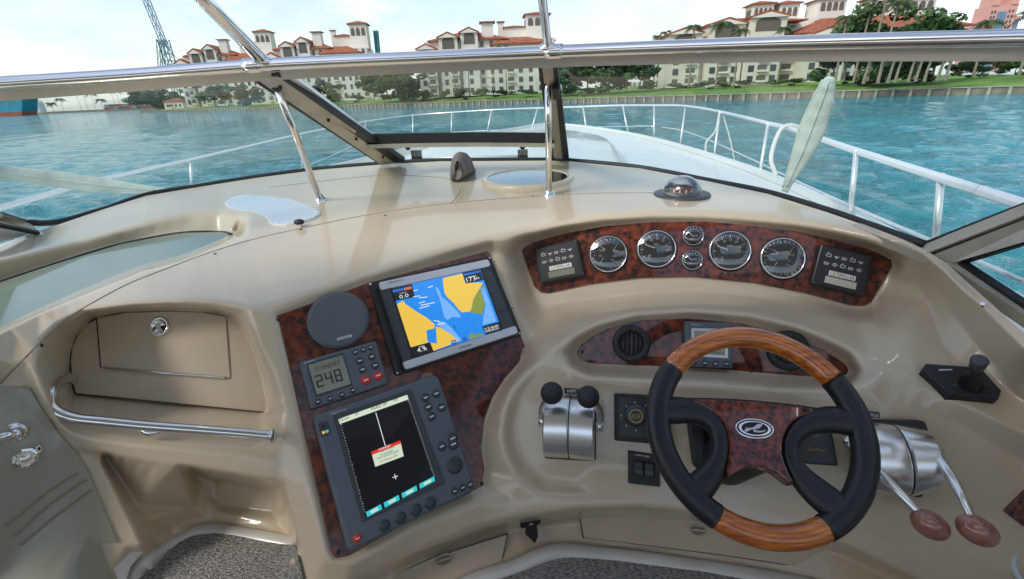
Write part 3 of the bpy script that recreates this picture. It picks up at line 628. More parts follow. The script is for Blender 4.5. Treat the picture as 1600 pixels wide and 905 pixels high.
def villa(name, label, u, D, yaw, S, zb, grp, zs):
    """six storey house, gabled loggia bays at the left, long wing under tiled hips and a belvedere at the right"""
    b = Bld(name, label, u, 140, D, yaw, grp, zb, zs); fh = 3.3*S
    W_ = 40*S; H = fh*6
    b.blk(0, W_, 3*S, 20*S, 0, H); b.hip(2*S, W_*.62, 3*S, 20*S, H, 3.6*S)
    b.wins(10*S, W_, 2.98*S, fh*.1, 6, fh, 2.9*S, 1.15*S, 1.9*S)
    b.wins(5*S, 19*S, -.03, fh*.1, 6, fh, 3.4*S, 1.1*S, 1.8*S, side=1)
    for i, (x0, wd, top) in enumerate(((-2*S, 5.4*S, 5.15), (4.6*S, 5.6*S, 6.3), (11.2*S, 5.2*S, 6.75))):     # gabled bays
        z = fh*top; b.blk(x0, x0+wd, (i*.8)*S, 12*S, 0, z, 'stuccoy' if i != 2 else 'stucco'); b.hip(x0, x0+wd, (i*.8)*S, 12*S, z, 1.7*S, .5, gable=True)
        b.arches(x0+.7*S, x0+wd-.7*S, (i*.8)*S-.03, z-fh*1.15, 1 if i else 1, fh*1.25, .86); b.wins(x0+.3*S, x0+wd-.3*S, (i*.8)*S-.03, fh*.1, int(top)-1, fh, 2.4*S, 1.1*S, 1.9*S)
    x0, x1 = 21*S, 37*S; z = fh*5.35; b.blk(x0, x1, 0, 10*S, 0, z); b.hip(x0, x1, 0, 10*S, z, 2.6*S, 1.0*S); b.wins(x0+.3*S, x1-.2*S, -.03, fh*.1, 5, fh, 2.6*S, 1.2*S, 1.9*S)
    b.arches(x0+.5*S, x0+5*S, -.06, z-fh*1.0, 2, fh*.9)
    x0, x1 = 33*S, 44*S; z = fh*4.4; b.blk(x0, x1, -2*S, 9*S, 0, z, 'stucco'); b.hip(x0, x1, -2*S, 9*S, z, 1.6*S, .9*S); b.wins(x0+.3*S, x1-.2*S, -2*S-.03, fh*.1, 4, fh, 2.7*S, 1.2*S, 1.9*S)
    b.tower(32*S, 39.5*S, 12*S, 19*S, H*.8, H+9.4*S, 3); b.blk(25*S, 32*S, 13*S, 20*S, H*.9, H+5.2*S); b.hip(25*S, 32*S, 13*S, 20*S, H+5.2*S, .9*S, .4)
    b.chim(19.5*S, 6*S, H*.9, H+6.0*S, 3.6*S); b.chim(24*S, 16*S, H, H+7.5*S, 1.9*S); b.chim(40*S, 8*S, z, z+4.5*S, 1.5*S)
    for k in range(1, 6): O('string_course', box(b.P(W_*.5, 2.93*S, fh*k), (W_, .22*S, .22*S), R=b.R), M['stuccoy'], b.e)
    return b
GB = 'white apartment houses with red tiled roofs on the island'
villa('apartment_house', 'white red roofed apartment house behind the chrome pole, beside the tall teal crane', 292, 235, math.radians(6), .93, -.9, GB, 1.12)
villa('apartment_house', 'white red roofed apartment house between the chrome pole and the thin teal mast', 432, 195, math.radians(4), .86, -.8, GB, 1.06)
villa('apartment_house', 'white red roofed apartment house left of the steel pole on the windscreen, with square belvedere', 668, 150, math.radians(2), .93, -.7, GB, .79)
# the long nearer house at the right
b = Bld('apartment_house', 'long white apartment house nearest on the right, with wide orange roof and many chimneys', 1035, 135, 116, math.radians(-5), GB, -.7, .70)
fh = 3.0; H = fh*5
b.blk(2, 58, 3, 20, 0, H-1.5); b.wins(6, 57, 2.97, .2, 4, fh, 2.7, 1.3, 1.8)
for x0, wd, z, y0 in ((1, 7.0, H+.4, 1.5), (9.2, 7.6, H+2.3, .8), (17.2, 7.6, H+3.6, 0)):
    b.blk(x0, x0+wd, y0, 12, 0, z, 'stuccoy'); b.hip(x0, x0+wd, y0, 12, z, 1.7, .5, gable=True); b.arches(x0+1, x0+wd-1, y0-.03, z-3.6, 1, 3.7, .9); b.wins(x0+.3, x0+wd-.3, y0-.03, .2, 4, fh, 2.3, 1.2, 1.8)
b.blk(16, 34, 8, 20, H-2, H+4.0); b.hip(10, 30, 4, 20, H+2.8, 2.4, .6)
b.blk(30, 57, 1.5, 14, 0, H-1.2); b.hip(28.5, 62, 1.5, 16, H-1.2, 4.6, .9); b.wins(30.5, 56.5, 1.47, .2, 4, fh, 2.6, 1.35, 1.9)
b.hip(29, 37, -1.5, 8, H-2.2, 2.2, .5, gable=True); b.blk(29, 37, -1.5, 6, 0, H-2.2, 'stuccoy'); b.arches(29.8, 36.2, -1.53, H-5.4, 3, 2.6); b.wins(29.4, 36.6, -1.53, .2, 3, fh, 2.4, 1.2, 1.8)
b.tower(22.5, 27.2, 14, 19, H, H+9.6, 4); b.tower(28.6, 33, 14, 19, H, H+9.3, 3)
b.blk(35.3, 41.2, 10, 16, H-2, H+9.2, name='belvedere'); b.arches(35.6, 40.9, 9.97, H+6.1, 4, 2.4); b.hip(35.3, 41.2, 10, 16, H+9.2, .8, .5); b.chim(38.2, 13, H+9, H+11.4, 2.4)
b.chim(47.5, 13, H, H+8.6, 2.6); b.tower(52.5, 61.5, 12, 19, H, H+8.8, 5)
for k in range(1, 5): O('string_course', box(b.P(30, 2.93, fh*k), (55, .2, .2), R=b.R), M['stuccoy'], b.e)
# pink hotel tower far away
b = Bld('pink_tower', 'distant pink high rise with stepped top and blue glazing at far right', 1538, 110, 560, math.radians(-12), None, -1, 1.2)
k = 420/F/.9
b.blk(-13, 13, 0, 22, 0, 53, 'pink'); b.blk(-11, -4.5, -1, 20, 53, 60, 'pink'); b.blk(5.5, 12, -1, 20, 53, 64, 'pink'); b.blk(-18, -13, 2, 22, 0, 40, 'pink'); b.blk(13, 19, 2, 22, 0, 44, 'pink')
b.blk(-3.6, 3.8, -.7, 1, 0, 48, 'bglass', 'glazing'); b.blk(-17, -13.6, 1.5, 3, 0, 38, 'bglass', 'glazing'); b.blk(14, 18, 1.5, 3, 0, 42, 'bglass', 'glazing')
for i in range(12):
    for x in (-9, -6.3, 6.5, 9.5): b.put(UW, x, -.12, 4+i*4, 1.6, .3, 2.2, 'window')
b.hip(-11, -4.5, -1, 20, 60, 2.5, .3, 'pink'); b.hip(5.5, 12, -1, 20, 64, 2.5, .3, 'pink')
# ------------------------------------------------------------------ trees
ORD = 'first second third fourth fifth sixth seventh eighth ninth tenth eleventh twelfth thirteenth fourteenth fifteenth sixteenth seventeenth eighteenth nineteenth twentieth'.split()
def nth(i, n): return 'leftmost' if i == 0 else 'rightmost' if i == n-1 else (ORD[i]+' from left' if i < n/2 else ORD[n-1-i]+' from right')
def ranks(us): r = np.argsort(np.argsort(us)); return [int(x) for x in r]
def leafcloud(n, clumps, size, m, name):
    V = []; f = []
    for i in range(n):
        c, r = clumps[rng.integers(len(clumps))]; d = rng.normal(size=3); d /= np.linalg.norm(d); p = np.array(c)+d*np.array(r)*(.55+.5*rng.random()**.5)
        a = rng.normal(size=3); a -= a@d*d*.6; a = unit(a); bq = unit(np.cross(a, d+rng.normal(size=3)*.5)); s = size*(.6+.8*rng.random()); k = len(V)
        V += [p-a*s, p+bq*s*.55, p+a*s, p-bq*s*.55]; f.append((k, k+1, k+2, k+3))
    me = bpy.data.meshes.new(name); me.from_pydata([tuple(q) for q in V], [], f); me.update(); me.materials.append(m); return me
def trunkmesh(h, r, limbs, m):
    mb = MB(); P = np.array([(math.sin(t*2)*.15, .1*t, t*h) for t in np.linspace(0, 1, 5)]); tube(P, r, 6, mb, up=(0, 1, 0), scale=np.linspace(1.2, .6, 5))
    for e in limbs: tube(np.array([P[3], (P[3]+np.array(e))/2+np.array([0, 0, .2]), e]), r*.5, 5, mb, up=(0, 1, .1), scale=[1, .7, .3])
    me = bpy.data.meshes.new('trunk'); me.from_pydata(np.concatenate(mb.v).tolist(), [], mb.f); me.update(); me.materials.append(m); return me
def clumpset(k, R, z, fl):
    o = []
    for i in range(k):
        a = rng.random()*6.28; r = rng.random()**.6*R; q = R*(.30+.25*rng.random()); o.append(((r*math.cos(a), r*math.sin(a), z+rng.normal()*R*fl), (q, q, q*.75)))
    return o
TP = []
for i in range(4):
    cl = clumpset(17, 2.5, 4.3, .7); TP.append((leafcloud(2000, cl, .33, M['leafd' if i % 2 else 'leafm'], 'crown'), trunkmesh(4.4, .16, [np.array(c[0])*.9 for c in cl[:5]], M['bark'])))
SP_ = [leafcloud(420, clumpset(6, 1.5, .8, .3), .24, M['leafd' if i else 'leafm'], 'foliage') for i in range(2)]
def palmcrown(n, L_, droop):
    V = []; f = []
    for i in range(n):
        a = 6.283*i/n+rng.normal()*.2; up = .25+rng.random()*.9; P = []
        for t in np.linspace(0, 1, 7): P.append(np.array([math.cos(a)*L_*t*math.cos(up*.6), math.sin(a)*L_*t*math.cos(up*.6), L_*(up*t*.8-droop*t*t)]))
        P = np.array(P); sd = np.array([-math.sin(a), math.cos(a), 0])
        for j in range(6):
            for sg in (-1, 1):
                for q in (0, .5):
                    p = P[j]*(1-q)+P[j+1]*q; l = L_*.30*math.sin(math.pi*min(.95, (j+q+.8)/7.2)); tip = p+sd*sg*l+unit(P[j+1]-P[j])*l*.6+np.array([0, 0, -l*.45]); w_ = unit(P[j+1]-P[j])*L_*.045; k = len(V)
                    V += [p-w_, p+w_, tip]; f.append((k, k+1, k+2))
    me = bpy.data.meshes.new('crown'); me.from_pydata([tuple(q) for q in V], [], f); me.update(); me.materials.append(M['palm']); return me
PC = [palmcrown(17, 2.2, .75), palmcrown(15, 2.2, .9)]
PT = [trunkmesh(1, .02, [], M['bark'])]
def part(name, me, parent, loc, rz, sc):
    q = bpy.data.objects.new(name, me); COL.objects.link(q); q.parent = parent; q.location = loc; q.rotation_euler = (0, 0, rz); q.scale = sc; return q
def tree(u, v, D, hpx, label, kind=0, grp='leafy trees on the shore', wide=1.0, zb=None):
    """foot near pixel (u, v) at distance D, hpx tall in the photograph"""
    p = at(u, v, D); h = hpx*D/F/.9; z = p[2] if zb is None else zb; t = thing('broadleaf_tree', label, 'tree', (p[0], p[1], z), grp); s = h/9.2; rz = random.random()*6
    part('trunk', TP[kind % 4][1], t, (0, 0, 0), rz, (s, s, s)); part('crown', TP[kind % 4][0], t, (0, 0, 0), rz, (s*wide*1.25, s*wide*1.25, s*1.05)); return t
def palm(u, v, D, hpx, label, lean=0., cr=1.0, grp='palm trees on the shore'):
    p = at(u, v, D); h = hpx*D/F/.9; t = thing('palm_tree', label, 'palm tree', p, grp); mb = MB()
    P = np.array([(lean*h*k*k, 0, h*k) for k in np.linspace(0, 1, 6)]); tube(P, .17, 7, mb, up=(0, 1, 0), scale=[1.3, 1, .9, .85, .8, .8])
    me = bpy.data.meshes.new('trunk'); me.from_pydata(np.concatenate(mb.v).tolist(), [], mb.f); me.update(); me.materials.append(M['bark']); part('trunk', me, t, (0, 0, 0), 0, (1, 1, 1))
    part('crown', PC[random.randrange(2)], t, tuple(P[-1]), random.random()*6, (cr,)*3); return t
def shrub(u, v, D, hpx, wpx, label, i=0):
    p = at(u, v, D); s = hpx*D/F/.9/2.0; w_ = wpx*D/F/3.4; t = thing('shrub', label, 'shrub', p, 'clipped shrubs in front of the houses'); part('foliage', SP_[i % 2], t, (0, 0, 0), random.random()*6, (w_, w_, s)); return t
def land(u, D):                               # pixel row of the ground at column u, distance D
    return None
gz = -.62
def gpx(u, D, z=gz):
    lo, hi = 60., 260.
    for _ in range(40):
        m_ = (lo+hi)/2
        if at(u, m_, D)[2] > z: lo = m_
        else: hi = m_
    return lo
def row(lst, f):
    r = ranks([a[0] for a in lst])
    for i, a in enumerate(lst): f(i, a, nth(r[i], len(lst)))
T1 = [(326,225,38,1.3),(352,218,40,1.2),(376,210,44,1.2),(398,206,42,1.2),(478,172,34,1.1),(502,170,44,1.1),(524,168,38,1.1),(585,160,46,1.2),(606,156,54,1.3),(628,152,56,1.3),(648,146,44,1.2),(592,150,34,1.4),(636,140,34,1.4),
        (898,120,58,1.2),(918,118,66,1.2),(938,117,62,1.2),(958,116,60,1.2),(978,115,60,1.2),(1000,114,54,1.2),(880,122,52,1.2)]
row([a for a in T1 if a[0] < 420], lambda i, a, k: tree(a[0], gpx(a[0], a[1]), a[1], a[2]*.68, 'leafy tree under the leftmost white house, '+k, i, wide=a[3]))
row([a for a in T1 if 420 < a[0] < 540], lambda i, a, k: tree(a[0], gpx(a[0], a[1]), a[1], a[2]*.68, 'leafy tree under the second white house, '+k, i, wide=a[3]))
row([a for a in T1 if 540 < a[0] < 700], lambda i, a, k: tree(a[0], gpx(a[0], a[1]), a[1], a[2]*.88, 'leafy tree in the clump between second and third white houses, '+k, i, wide=a[3]))
row([a for a in T1 if a[0] > 700], lambda i, a, k: tree(a[0], gpx(a[0], a[1]), a[1], a[2]*.85, 'leafy tree right of the steel pole behind the glass, '+k, i, wide=a[3]))
T2 = [(1318,86,84,1.),(1340,84,80,1.05),(1368,84,80,1.05),(1392,82,88,1.),(1414,80,86,1.05),(1436,80,80,1.05),(1456,79,72,1.),(1384,78,74,1.1),(1428,76,70,1.1),(1300,88,72,1.)]
row(T2, lambda i, a, k: tree(a[0], gpx(a[0], a[1]), a[1], a[2], 'dense dark tree in the tall clump at right, '+k, i, wide=a[3], grp='trees in the tall clump at right'))
T3 = [(1560,90,26),(1585,88,32),(1610,86,34),(1640,85,34),(1700,82,60),(1500,84,28),(1526,84,24)]
row(T3, lambda i, a, k: tree(a[0], gpx(a[0], a[1]), a[1], a[2], 'low leafy tree at the far right end of the shore, '+k, i, wide=1.6, grp='low trees at the right end'))
for u, D, h, ln, cr, lb in [(1355,78,108,.02,.8,'tallest slim palm rising above the tree clump at right'),(1372,76,88,.05,1.0,'stout leaning palm in front of the tree clump at right'),(1520,80,62,.0,1.15,'palm standing just left of the distant pink tower'),(1592,74,72,.0,1.5,'big palm cut by the right edge of the picture'),
        (1020,130,60,.02,.8,'left palm of the pair beside the long white house'),(1031,128,64,.04,.8,'right palm of the pair beside the long white house'),(1076,104,70,0,1,'short palm before the arched gable of the long house'),(1118,102,72,0,1.25,'bushy palm before the second arched gable of the long house'),(1146,101,64,0,1,'palm right of the arched gables of the long house'),(1214,98,64,0,1,'palm before the wide orange roof'),
        (712,142,44,0,1,'palm at the foot of the middle house, left one'),(734,140,44,0,1,'palm at the foot of the middle house, second one'),(772,138,44,0,1,'palm at the foot of the middle house, before its wing'),(792,136,44,0,.9,'palm at the foot of the middle house, right one'),
        (1304,82,74,.0,1.0,'palm at the left end of the tall clump at right'),(1334,80,80,.03,1.1,'palm in the left half of the tall clump at right')]:
    palm(u, gpx(u, D), D, h, lb, ln, cr)
for i in range(9):
    u = 1352+i*16+random.uniform(-4, 4); palm(u, gpx(u, 70, -.9), 70-i*.3, 44+random.uniform(-4, 6), 'pale slanting palm trunk under the tall clump at right, '+nth(i, 9), .12+.05*random.random(), .9, 'slanting palms under the clump')
T4 = [(455,170,10,30),(486,168,12,30),(520,165,10,34),(556,160,9,30),(610,140,9,40),(668,132,12,24),(694,130,12,22),(722,126,14,24),(750,124,13,30),(786,122,8,40),(826,118,8,44),(870,112,9,46),(920,104,6,40),(1060,98,9,40),(1100,97,10,34),(1130,96,14,36),(1166,94,8,40),(1210,90,8,44),(1250,88,8,40),(1290,85,7,44),(1360,76,5,50),(1440,72,5,46),(1330,84,9,30),(1010,102,7,36)]
for lo_, hi_, nm_ in ((0, 570, 'under the second white house'), (570, 860, 'before the third white house'), (860, 1190, 'on the lawn left of the upright canvas cover'), (1190, 1700, 'on the lawn near or right of the canvas cover')):
    row([a for a in T4 if lo_ < a[0] < hi_], lambda i, a, k: shrub(a[0], gpx(a[0], a[1]*1.1, -.6), a[1]*1.1, a[2]*.8, a[3]*.9, 'rounded shrub '+nm_+', '+k, i))
for i, (u, D, h) in enumerate([(218,300,26),(232,298,30),(250,295,32),(268,292,28),(284,290,22),(240,285,22)]): tree(u, gpx(u, D, -1.5), D, h, 'leafy tree at the low tip of the shore, '+nth(i if i < 5 else 2, 6) if i != 2 else 'leafy tree at the tip of the shore, taller one over the small house', i, wide=1.3, grp='trees at the tip of the shore')
sh_h = Bld('gate_house', 'small white house among the trees at the tip of the shore', 270, 160, 280, 0, None, -1.7); sh_h.e['category'] = 'house'
sh_h.blk(-5, 5, 0, 8, 0, 3.6); sh_h.hip(-5, 5, 0, 8, 3.6, 1.6, .5); sh_h.wins(-4.5, 4.5, -.03, .2, 1, 3, 2.2, 1.1, 1.4)
# ------------------------------------------------------------------ port far left
q0 = at(-60, 172, 520)
O('quay', box((at(-100, 173, 620)[0]+190, 650, WZ+.7), (700, 60, 2.6)), M['conc'], kind='structure')
def container(u, v, D, c, lab, wpx):
    p = at(u, v, D); w_ = wpx*D/F; e = thing('shipping_container', lab, 'container', (p[0], p[1], p[2]-1.3), 'containers stacked on the quay'); O('body', box(p, (w_, 3, 2.6)), M['cont'][c], e)
    O('ribs', (lambda mb: [box(p+np.array([(k-4.5)*w_/10, -1.55, 0]), (w_*.03, .12, 2.3), mb) for k in range(10)] and mb)(MB()), M['cont'][c], e); return e
for i in range(22):
    u = 168+(i % 11)*7.2; row = i//11; container(u, gpx(u, 590, .2+row*2.7), 590, (i*7+row) % 4, 'shipping container in the '+('upper' if row else 'lower')+' row on the far quay, '+nth(i % 11, 11), 6.6)
for i, (u, h) in enumerate([(100,14),(128,22),(138,24),(150,20),(162,12),(182,24),(190,22),(84,10)]): palm(u, gpx(u, 560, -1), 560, h, 'far palm on the quay skyline, '+nth(ranks([100,128,138,150,162,182,190,84])[i], 8), 0, 3.0, 'far palms on the quay')
mbh = []
e = thing('cargo_ship', 'blue hulled ship with rust red waterline moored at far left', 'ship', at(10, 178, 480))
sx = [at(u, 170, 480)[0] for u in (-120, 42, 52)]
Vh = []; zz = [WZ-.2, WZ+3.2, WZ+17]
def hull(z0, z1, fl0, fl1): return MB().add([(sx[0], 472, z0), (sx[1]+fl0, 472, z0), (sx[1]+fl0+6, 480, z0), (sx[1]+fl0, 488, z0), (sx[0], 488, z0), (sx[0], 472, z1), (sx[1]+fl1, 472, z1), (sx[1]+fl1+6, 480, z1), (sx[1]+fl1, 488, z1), (sx[0], 488, z1)], [(4, 3, 2, 1, 0), (5, 6, 7, 8, 9)]+[(i, (i+1) % 5, (i+1) % 5+5, i+5) for i in range(5)])
O('hull', hull(WZ+3.2, WZ+17, 2, 8), M['ship'], e); O('boot_stripe', hull(WZ-.5, WZ+3.2, 0, 2), M['shipr'], e)
O('rail', box((sx[0]/2+sx[1]/2, 473, WZ+17.6), (sx[1]-sx[0], .4, 1.0)), M['stucco'], e)
for i, u in enumerate((58, 66)):
    e = thing('storage_tank', ['left domed white storage tank on the far quay', 'right domed white storage tank on the far quay'][i], 'tank', at(u, 172, 600), 'white tanks'); pz = Plane((0, 0, 1), at(u, gpx(u, 600, -1.4), 600)); O('shell', lathe(pz, (0, 0), [(4.5, 0), (4.5, 14-4*i), (3.6, 16-4*i), (1.5, 17.4-4*i), (0, 17.8-4*i)], 16), M['stucco'], e)
# crane: lattice boom and frame
D = 420
def lattice(a, b_, w_, nseg, mb, r):
    a, b_ = np.array(a), np.array(b_); d = unit(b_-a); s_ = unit(np.cross(d, [0, 1, 0]))*w_/2; t_ = np.array([0, w_/2, 0]); c = [a+s_+t_, a-s_+t_, a-s_-t_, a+s_-t_]
    for k in c: tube(np.array([k, k+(b_-a)]), r, 4, mb, up=(0, 1, .1))
    for i in range(nseg):
        p, q = a+(b_-a)*i/nseg, a+(b_-a)*(i+1)/nseg
        for j in range(4):
            o1, o2 = c[j]-a, c[(j+1) % 4]-a; tube(np.array([p+o1, q+o2]), r*.55, 4, mb, up=(0, 1, .1)); tube(np.array([q+o1, q+o2]), r*.5, 4, mb, up=(0, 1, .1))
cr = thing('harbour_crane', 'tall teal lattice harbour crane rising behind the left chrome rail', 'crane', at(262, 150, D))
mb = MB(); lattice(at(226, -6, D), at(257, 70, D), 3.4, 5, mb, .3); O('boom', mb, M['teal'], cr)
mb = MB(); lattice(at(255, 62, D), at(268, 106, D), 5.5, 4, mb, .38); lattice(at(250, 62, D), at(256, 150, D), 3.5, 5, mb, .3); lattice(at(268, 100, D), at(278, 160, D), 4, 5, mb, .32); O('frame', mb, M['teal'], cr)
mb = MB()
for t in (0, 1): tube(np.array([at(254, 62, D), at(281+t*5, 105, D)]), .2, 4, mb, up=(0, 1, .1))
O('stay', mb, M['teal'], cr)
e = thing('teal_mast', 'thin teal mast standing between two white houses', 'mast', at(595, 130, 300)); lattice(at(587, 48, 300), at(595, 130, 300), 1.9, 10, mb := MB(), .35); O('lattice', mb, M['teal'], e); O('core', tube(np.array([at(587, 48, 300), at(595, 130, 300)]), .5, 8, up=(0, 1, 0)), M['teal'], e)
# ------------------------------------------------------------------ the boat outside: foredeck, rail, windscreen, hardtop
YW = math.radians(11.6); BF = np.array([math.sin(YW), math.cos(YW), 0]); BA = np.array([math.cos(YW), -math.sin(YW), 0]); A0 = -.9   # bow and starboard directions
def bo(a, b, z): return BA*(a+A0)+BF*b+np.array([0, 0, z+.03*a+.018*b])
nd = unit(np.cross(BA+np.array([0, 0, .03]), BF+np.array([0, 0, .018]))); nd = nd if nd[2] > 0 else -nd
DECK = Plane(nd, bo(0, 3, -.62)); RAIL = Plane(nd, bo(0, 3, -.355))
hb = np.array([-1., 0, 1, 2, 2.9, 3.7, 4.6, 5.4, 6.0, 6.6, 7.1, 7.4]); hw = np.array([1.95, 1.95, 1.95, 1.92, 1.85, 1.68, 1.45, 1.18, .92, .62, .32, .06])
bb = np.linspace(-1, 7.4, 40); ww_ = np.interp(bb, hb, hw); ww_ = np.convolve(np.pad(ww_, 2, mode='edge'), np.ones(5)/5, 'valid')
FD = thing('foredeck', 'white foredeck of the boat running forward to the bow beyond the windscreen', 'boat deck', bo(0, 3, -1.2))
def ab(p): d = np.array([p[0], p[1], 0]); return d@BA-A0, d@BF
Wab = [ab(pt(u, v, s_)) for u, v, s_ in Wl if 40 < u < 1346]
NB = 46; hbb = np.linspace(1.35, 7.4, NB); hww = np.interp(hbb, hb, hw); hww = np.convolve(np.pad(hww, 2, mode='edge'), np.ones(5)/5, 'valid'); hww[-1] = .05
outl = [(w_, b_) for w_, b_ in zip(hww, hbb)]+[(-w_, b_) for w_, b_ in zip(hww[::-1], hbb[::-1])]; k = len(outl)
V = [bo(a_, b_, -.62+.012) for a_, b_ in outl]+[bo(a_, b_, -.615) for a_, b_ in Wab]
f = [tuple(range(len(V)))]
O('deck', MB().add(V, f), M['white'], FD)
mb = MB(); ring = [[bo(a_*s_, b_-dy, z) for a_, b_ in outl] for s_, z, dy in ((1.0, -.608, 0), (1.012, -.625, 0), (1.015, -.64, 0), (1.0, -.68, 0), (.93, -1.4, .1), (.84, -2.3, .3))]
mb.add(np.concatenate(ring), [(r*k+i, r*k+i+1, (r+1)*k+i+1, (r+1)*k+i) for r in range(5) for i in range(k-1)]); smooth_angle(O('topsides', mb, M['white'], FD), 50)
Wc = np.array([pt(u, v, s_) for u, v, s_ in Wl if 40 < u < 1250]); Wd = np.array([bo(a_*1.0, b_, -.62) for a_, b_ in Wab])[:len(Wc)]; k = len(Wc)
O('coaming_side', MB().add(np.vstack([Wc, Wd]), [(i, i+1, k+i+1, k+i) for i in range(k-1)]), M['white'], FD, True)
for sg, ai in ((1, 1.76), (-1, 1.2)):
    O('side_deck', MB().add([bo(sg*ai, -1.6, -.61), bo(sg*1.95, -1.6, -.61), bo(sg*1.95, 1.36, -.61), bo(sg*ai, 1.36, -.61), bo(sg*1.9, -1.6, -1.4), bo(sg*1.9, 1.36, -1.4)], [(0, 1, 2, 3), (1, 4, 5, 2)]), M['white'], FD)
Wq = [p for p in Wl if p[0] >= 1700]; Wc = np.array([pt(*p) for p in Wq]); Wd = Wc+BA*.25; Wd[:, 2] = -.60; k = len(Wc)
O('coaming_side', MB().add(np.vstack([Wc, Wd]), [(i, i+1, k+i+1, k+i) for i in range(k-1)]), M['white'], FD, True)
# raised trunk in the middle of the foredeck
V = []; f = []; tb = np.linspace(1.4, 5.3, 16)
for b_ in tb:
    e_ = min(1, (5.3-b_)/1.2+.02)**.5; w_ = 1.12*e_*(1-.06*(b_-1.4)); h_ = .15*min(1, (5.3-b_)/.6+.15)
    for k, z in ((-1.06, 0), (-1, .55), (-.93, .9), (-.5, 1.0), (0, 1.04), (.5, 1.0), (.93, .9), (1, .55), (1.06, 0)): V.append(bo(k*w_, b_, -.60+h_*z))
for i in range(15):
    for j in range(8): f.append((i*9+j, (i+1)*9+j, (i+1)*9+j+1, i*9+j+1))
smooth_angle(O('raised_trunk', MB().add(V, f), M['white'], FD), 60)
def dpx(u, v, h=0): q = DECK.q(np.array([(u, v)], float), h)[0]; return DECK.w(q, h)
O('toe_rail', sweep(np.array([bo(w_*.97, b_, -.607) for w_, b_ in outl]), [(-.02, 0), (.02, 0), (.015, .03), (-.015, .03)], (0, 0, 1)), M['white'], FD)
# flat sun pad and low grab rail just ahead of the windscreen
# bow rail
BR = thing('bow_rail', 'white steel bow rail with upright stanchions curving round the foredeck', 'bow rail', bo(0, 4, -.6))
top_px = [(-160,367),(0,325),(75,304),(150,283),(225,266),(298,250),(385,230),(470,210),(560,192),(640,181),(706,176),(768,172),(840,169),(905,167),(970,165),(1022,165),(1070,166),(1125,175),(1200,193),(1240,203),(1338,236),(1450,272),(1600,320),(1760,372),(2000,448)]
def rp(u, v): return RAIL.w(RAIL.q(np.array([(u, v)], float), 0)[0], 0)
TPS = spline(np.array(top_px, float), 6); TR = np.array([rp(u, v) for u, v in TPS])
O('top_rail', tube(TR, .013, 10), M['rail'], BR, True)
mid_px = [(455,270),(520,243),(575,219),(640,212),(706,207),(768,204),(840,201),(910,199),(975,198),(1022,197.5)]
mid2 = [(1034,199),(1068,205),(1112,221),(1180,252),(1240,281),(1330,322),(1450,374),(1600,440)]
def raised(px):
    o = []
    for u, v in spline(np.array(px, float), 5):
        ut = TPS[:, 0]; vt = np.interp(u, ut, TPS[:, 1]); P = rp(u, vt); d = ray((u, v)); o.append(d*(P@fw))
    return np.array(o)
O('mid_rail', tube(raised(mid_px), .006, 6), M['rail'], BR, True); O('mid_rail', tube(raised(mid2), .006, 6), M['rail'], BR, True)
for u, v, dx, ub, vb in [(298,250,0,299,290),(470,210,0,472,264),(571,190,0,571,226),(645,181,0,645,217),(768,172,0,761,209),(706,176,0,705,212),(840,169,0,829,208),(911,167,0,918,214),(973,165,0,984,222),(1022,165,0,1022,224),(1071,166,0,1061,239),(1125,176,0,1113,262),(1200,194,0,1184,290),(1338,237,0,1329,330),(1470,278,0,1462,380)]:
    P = rp(u, v); s_ = P@fw; Q = ray((ub, vb))*s_*1.0; O('stanchion', tube(np.array([P, (P+Q)/2, Q]), .0095, 8), M['rail'], BR, True)
    O('rail_clamp', ball(P, (.0128, .0128, .015), n=8, m=6), M['rail'], BR, True)
# ropes and fender
sR = rp(1225, 200)@fw
tag(O('mooring_rope', tube(lin3([(1250,201,sR*.98),(1236,196,sR*.98),(1222,201,sR*.98),(1211,222,sR*.98),(1205,250,sR*.97),(1212,275,sR*.97),(1206,295,sR*.97)]), .012, 8), M['rope'], None, True), 'white mooring rope looped over the starboard bow rail', 'rope')
s2 = rp(1125, 176)@fw
tag(O('mooring_rope', MB().add(*(lambda m: (np.concatenate(m.v), m.f))(tube(lin3([(1124,178,s2),(1118,205,s2),(1104,222,s2),(1102,240,s2),(1094,256,s2)]), .009, 6, tube(lin3([(1130,180,s2),(1140,215,s2),(1150,262,s2)]), .006, 6)))), M['rope'], None, True), 'thin pale rope tied to a rail stanchion above the black fender', 'rope')
fd = thing('fender', 'dark fender hanging at the deck edge below the starboard rail', 'fender', pt(1157, 300, s2)); O('cover', ball(pt(1158, 270, s2*.94), (.075, .06, .065)), M['rubber'], fd, True); O('eye', tube(lin3([(1150,262,s2*.98),(1153,256,s2*.98),(1158,262,s2*.98)], 4), .008, 6), M['rubber'], fd, True)
# ---- windscreen
WS = thing('windscreen', 'wraparound tinted windscreen in bronze frames under a polished top rail', 'windscreen', pt(740, 255, 2.1))
RC = [(-260,149,.95),(-150,143,1.03),(0,131,1.12),(200,118,1.2),(410,102,1.25),(640,91,1.26),(860,81,1.24),(1100,72,1.13),(1300,66,1.02),(1600,60,.86),(1760,56,.78),(1980,50,.68)]
RP = lin3(RC, 8); RCS = spline(np.array([(u, v, 1/s) for u, v, s in RC]), 8)
GL = [(-150,300,1.2),(47,348,1.58),(150,331,1.75),(228,305,1.88),(312,291,1.98),(400,277,2.06),(500,264,2.12),(610,255,2.13),(690,251,2.11),(860,250,2.07),(890,251,2.05),(1000,262,1.91),(1100,281,1.73),(1200,301,1.51),(1290,328,1.32),(1345,347,1.22),(1445,383,1.07)]
GLS = spline(np.array([(u, v, 1/s) for u, v, s in GL]), 8)
def i3(S, u): return np.array([np.interp(u, S[:, 0], S[:, i]) for i in (1, 2)])
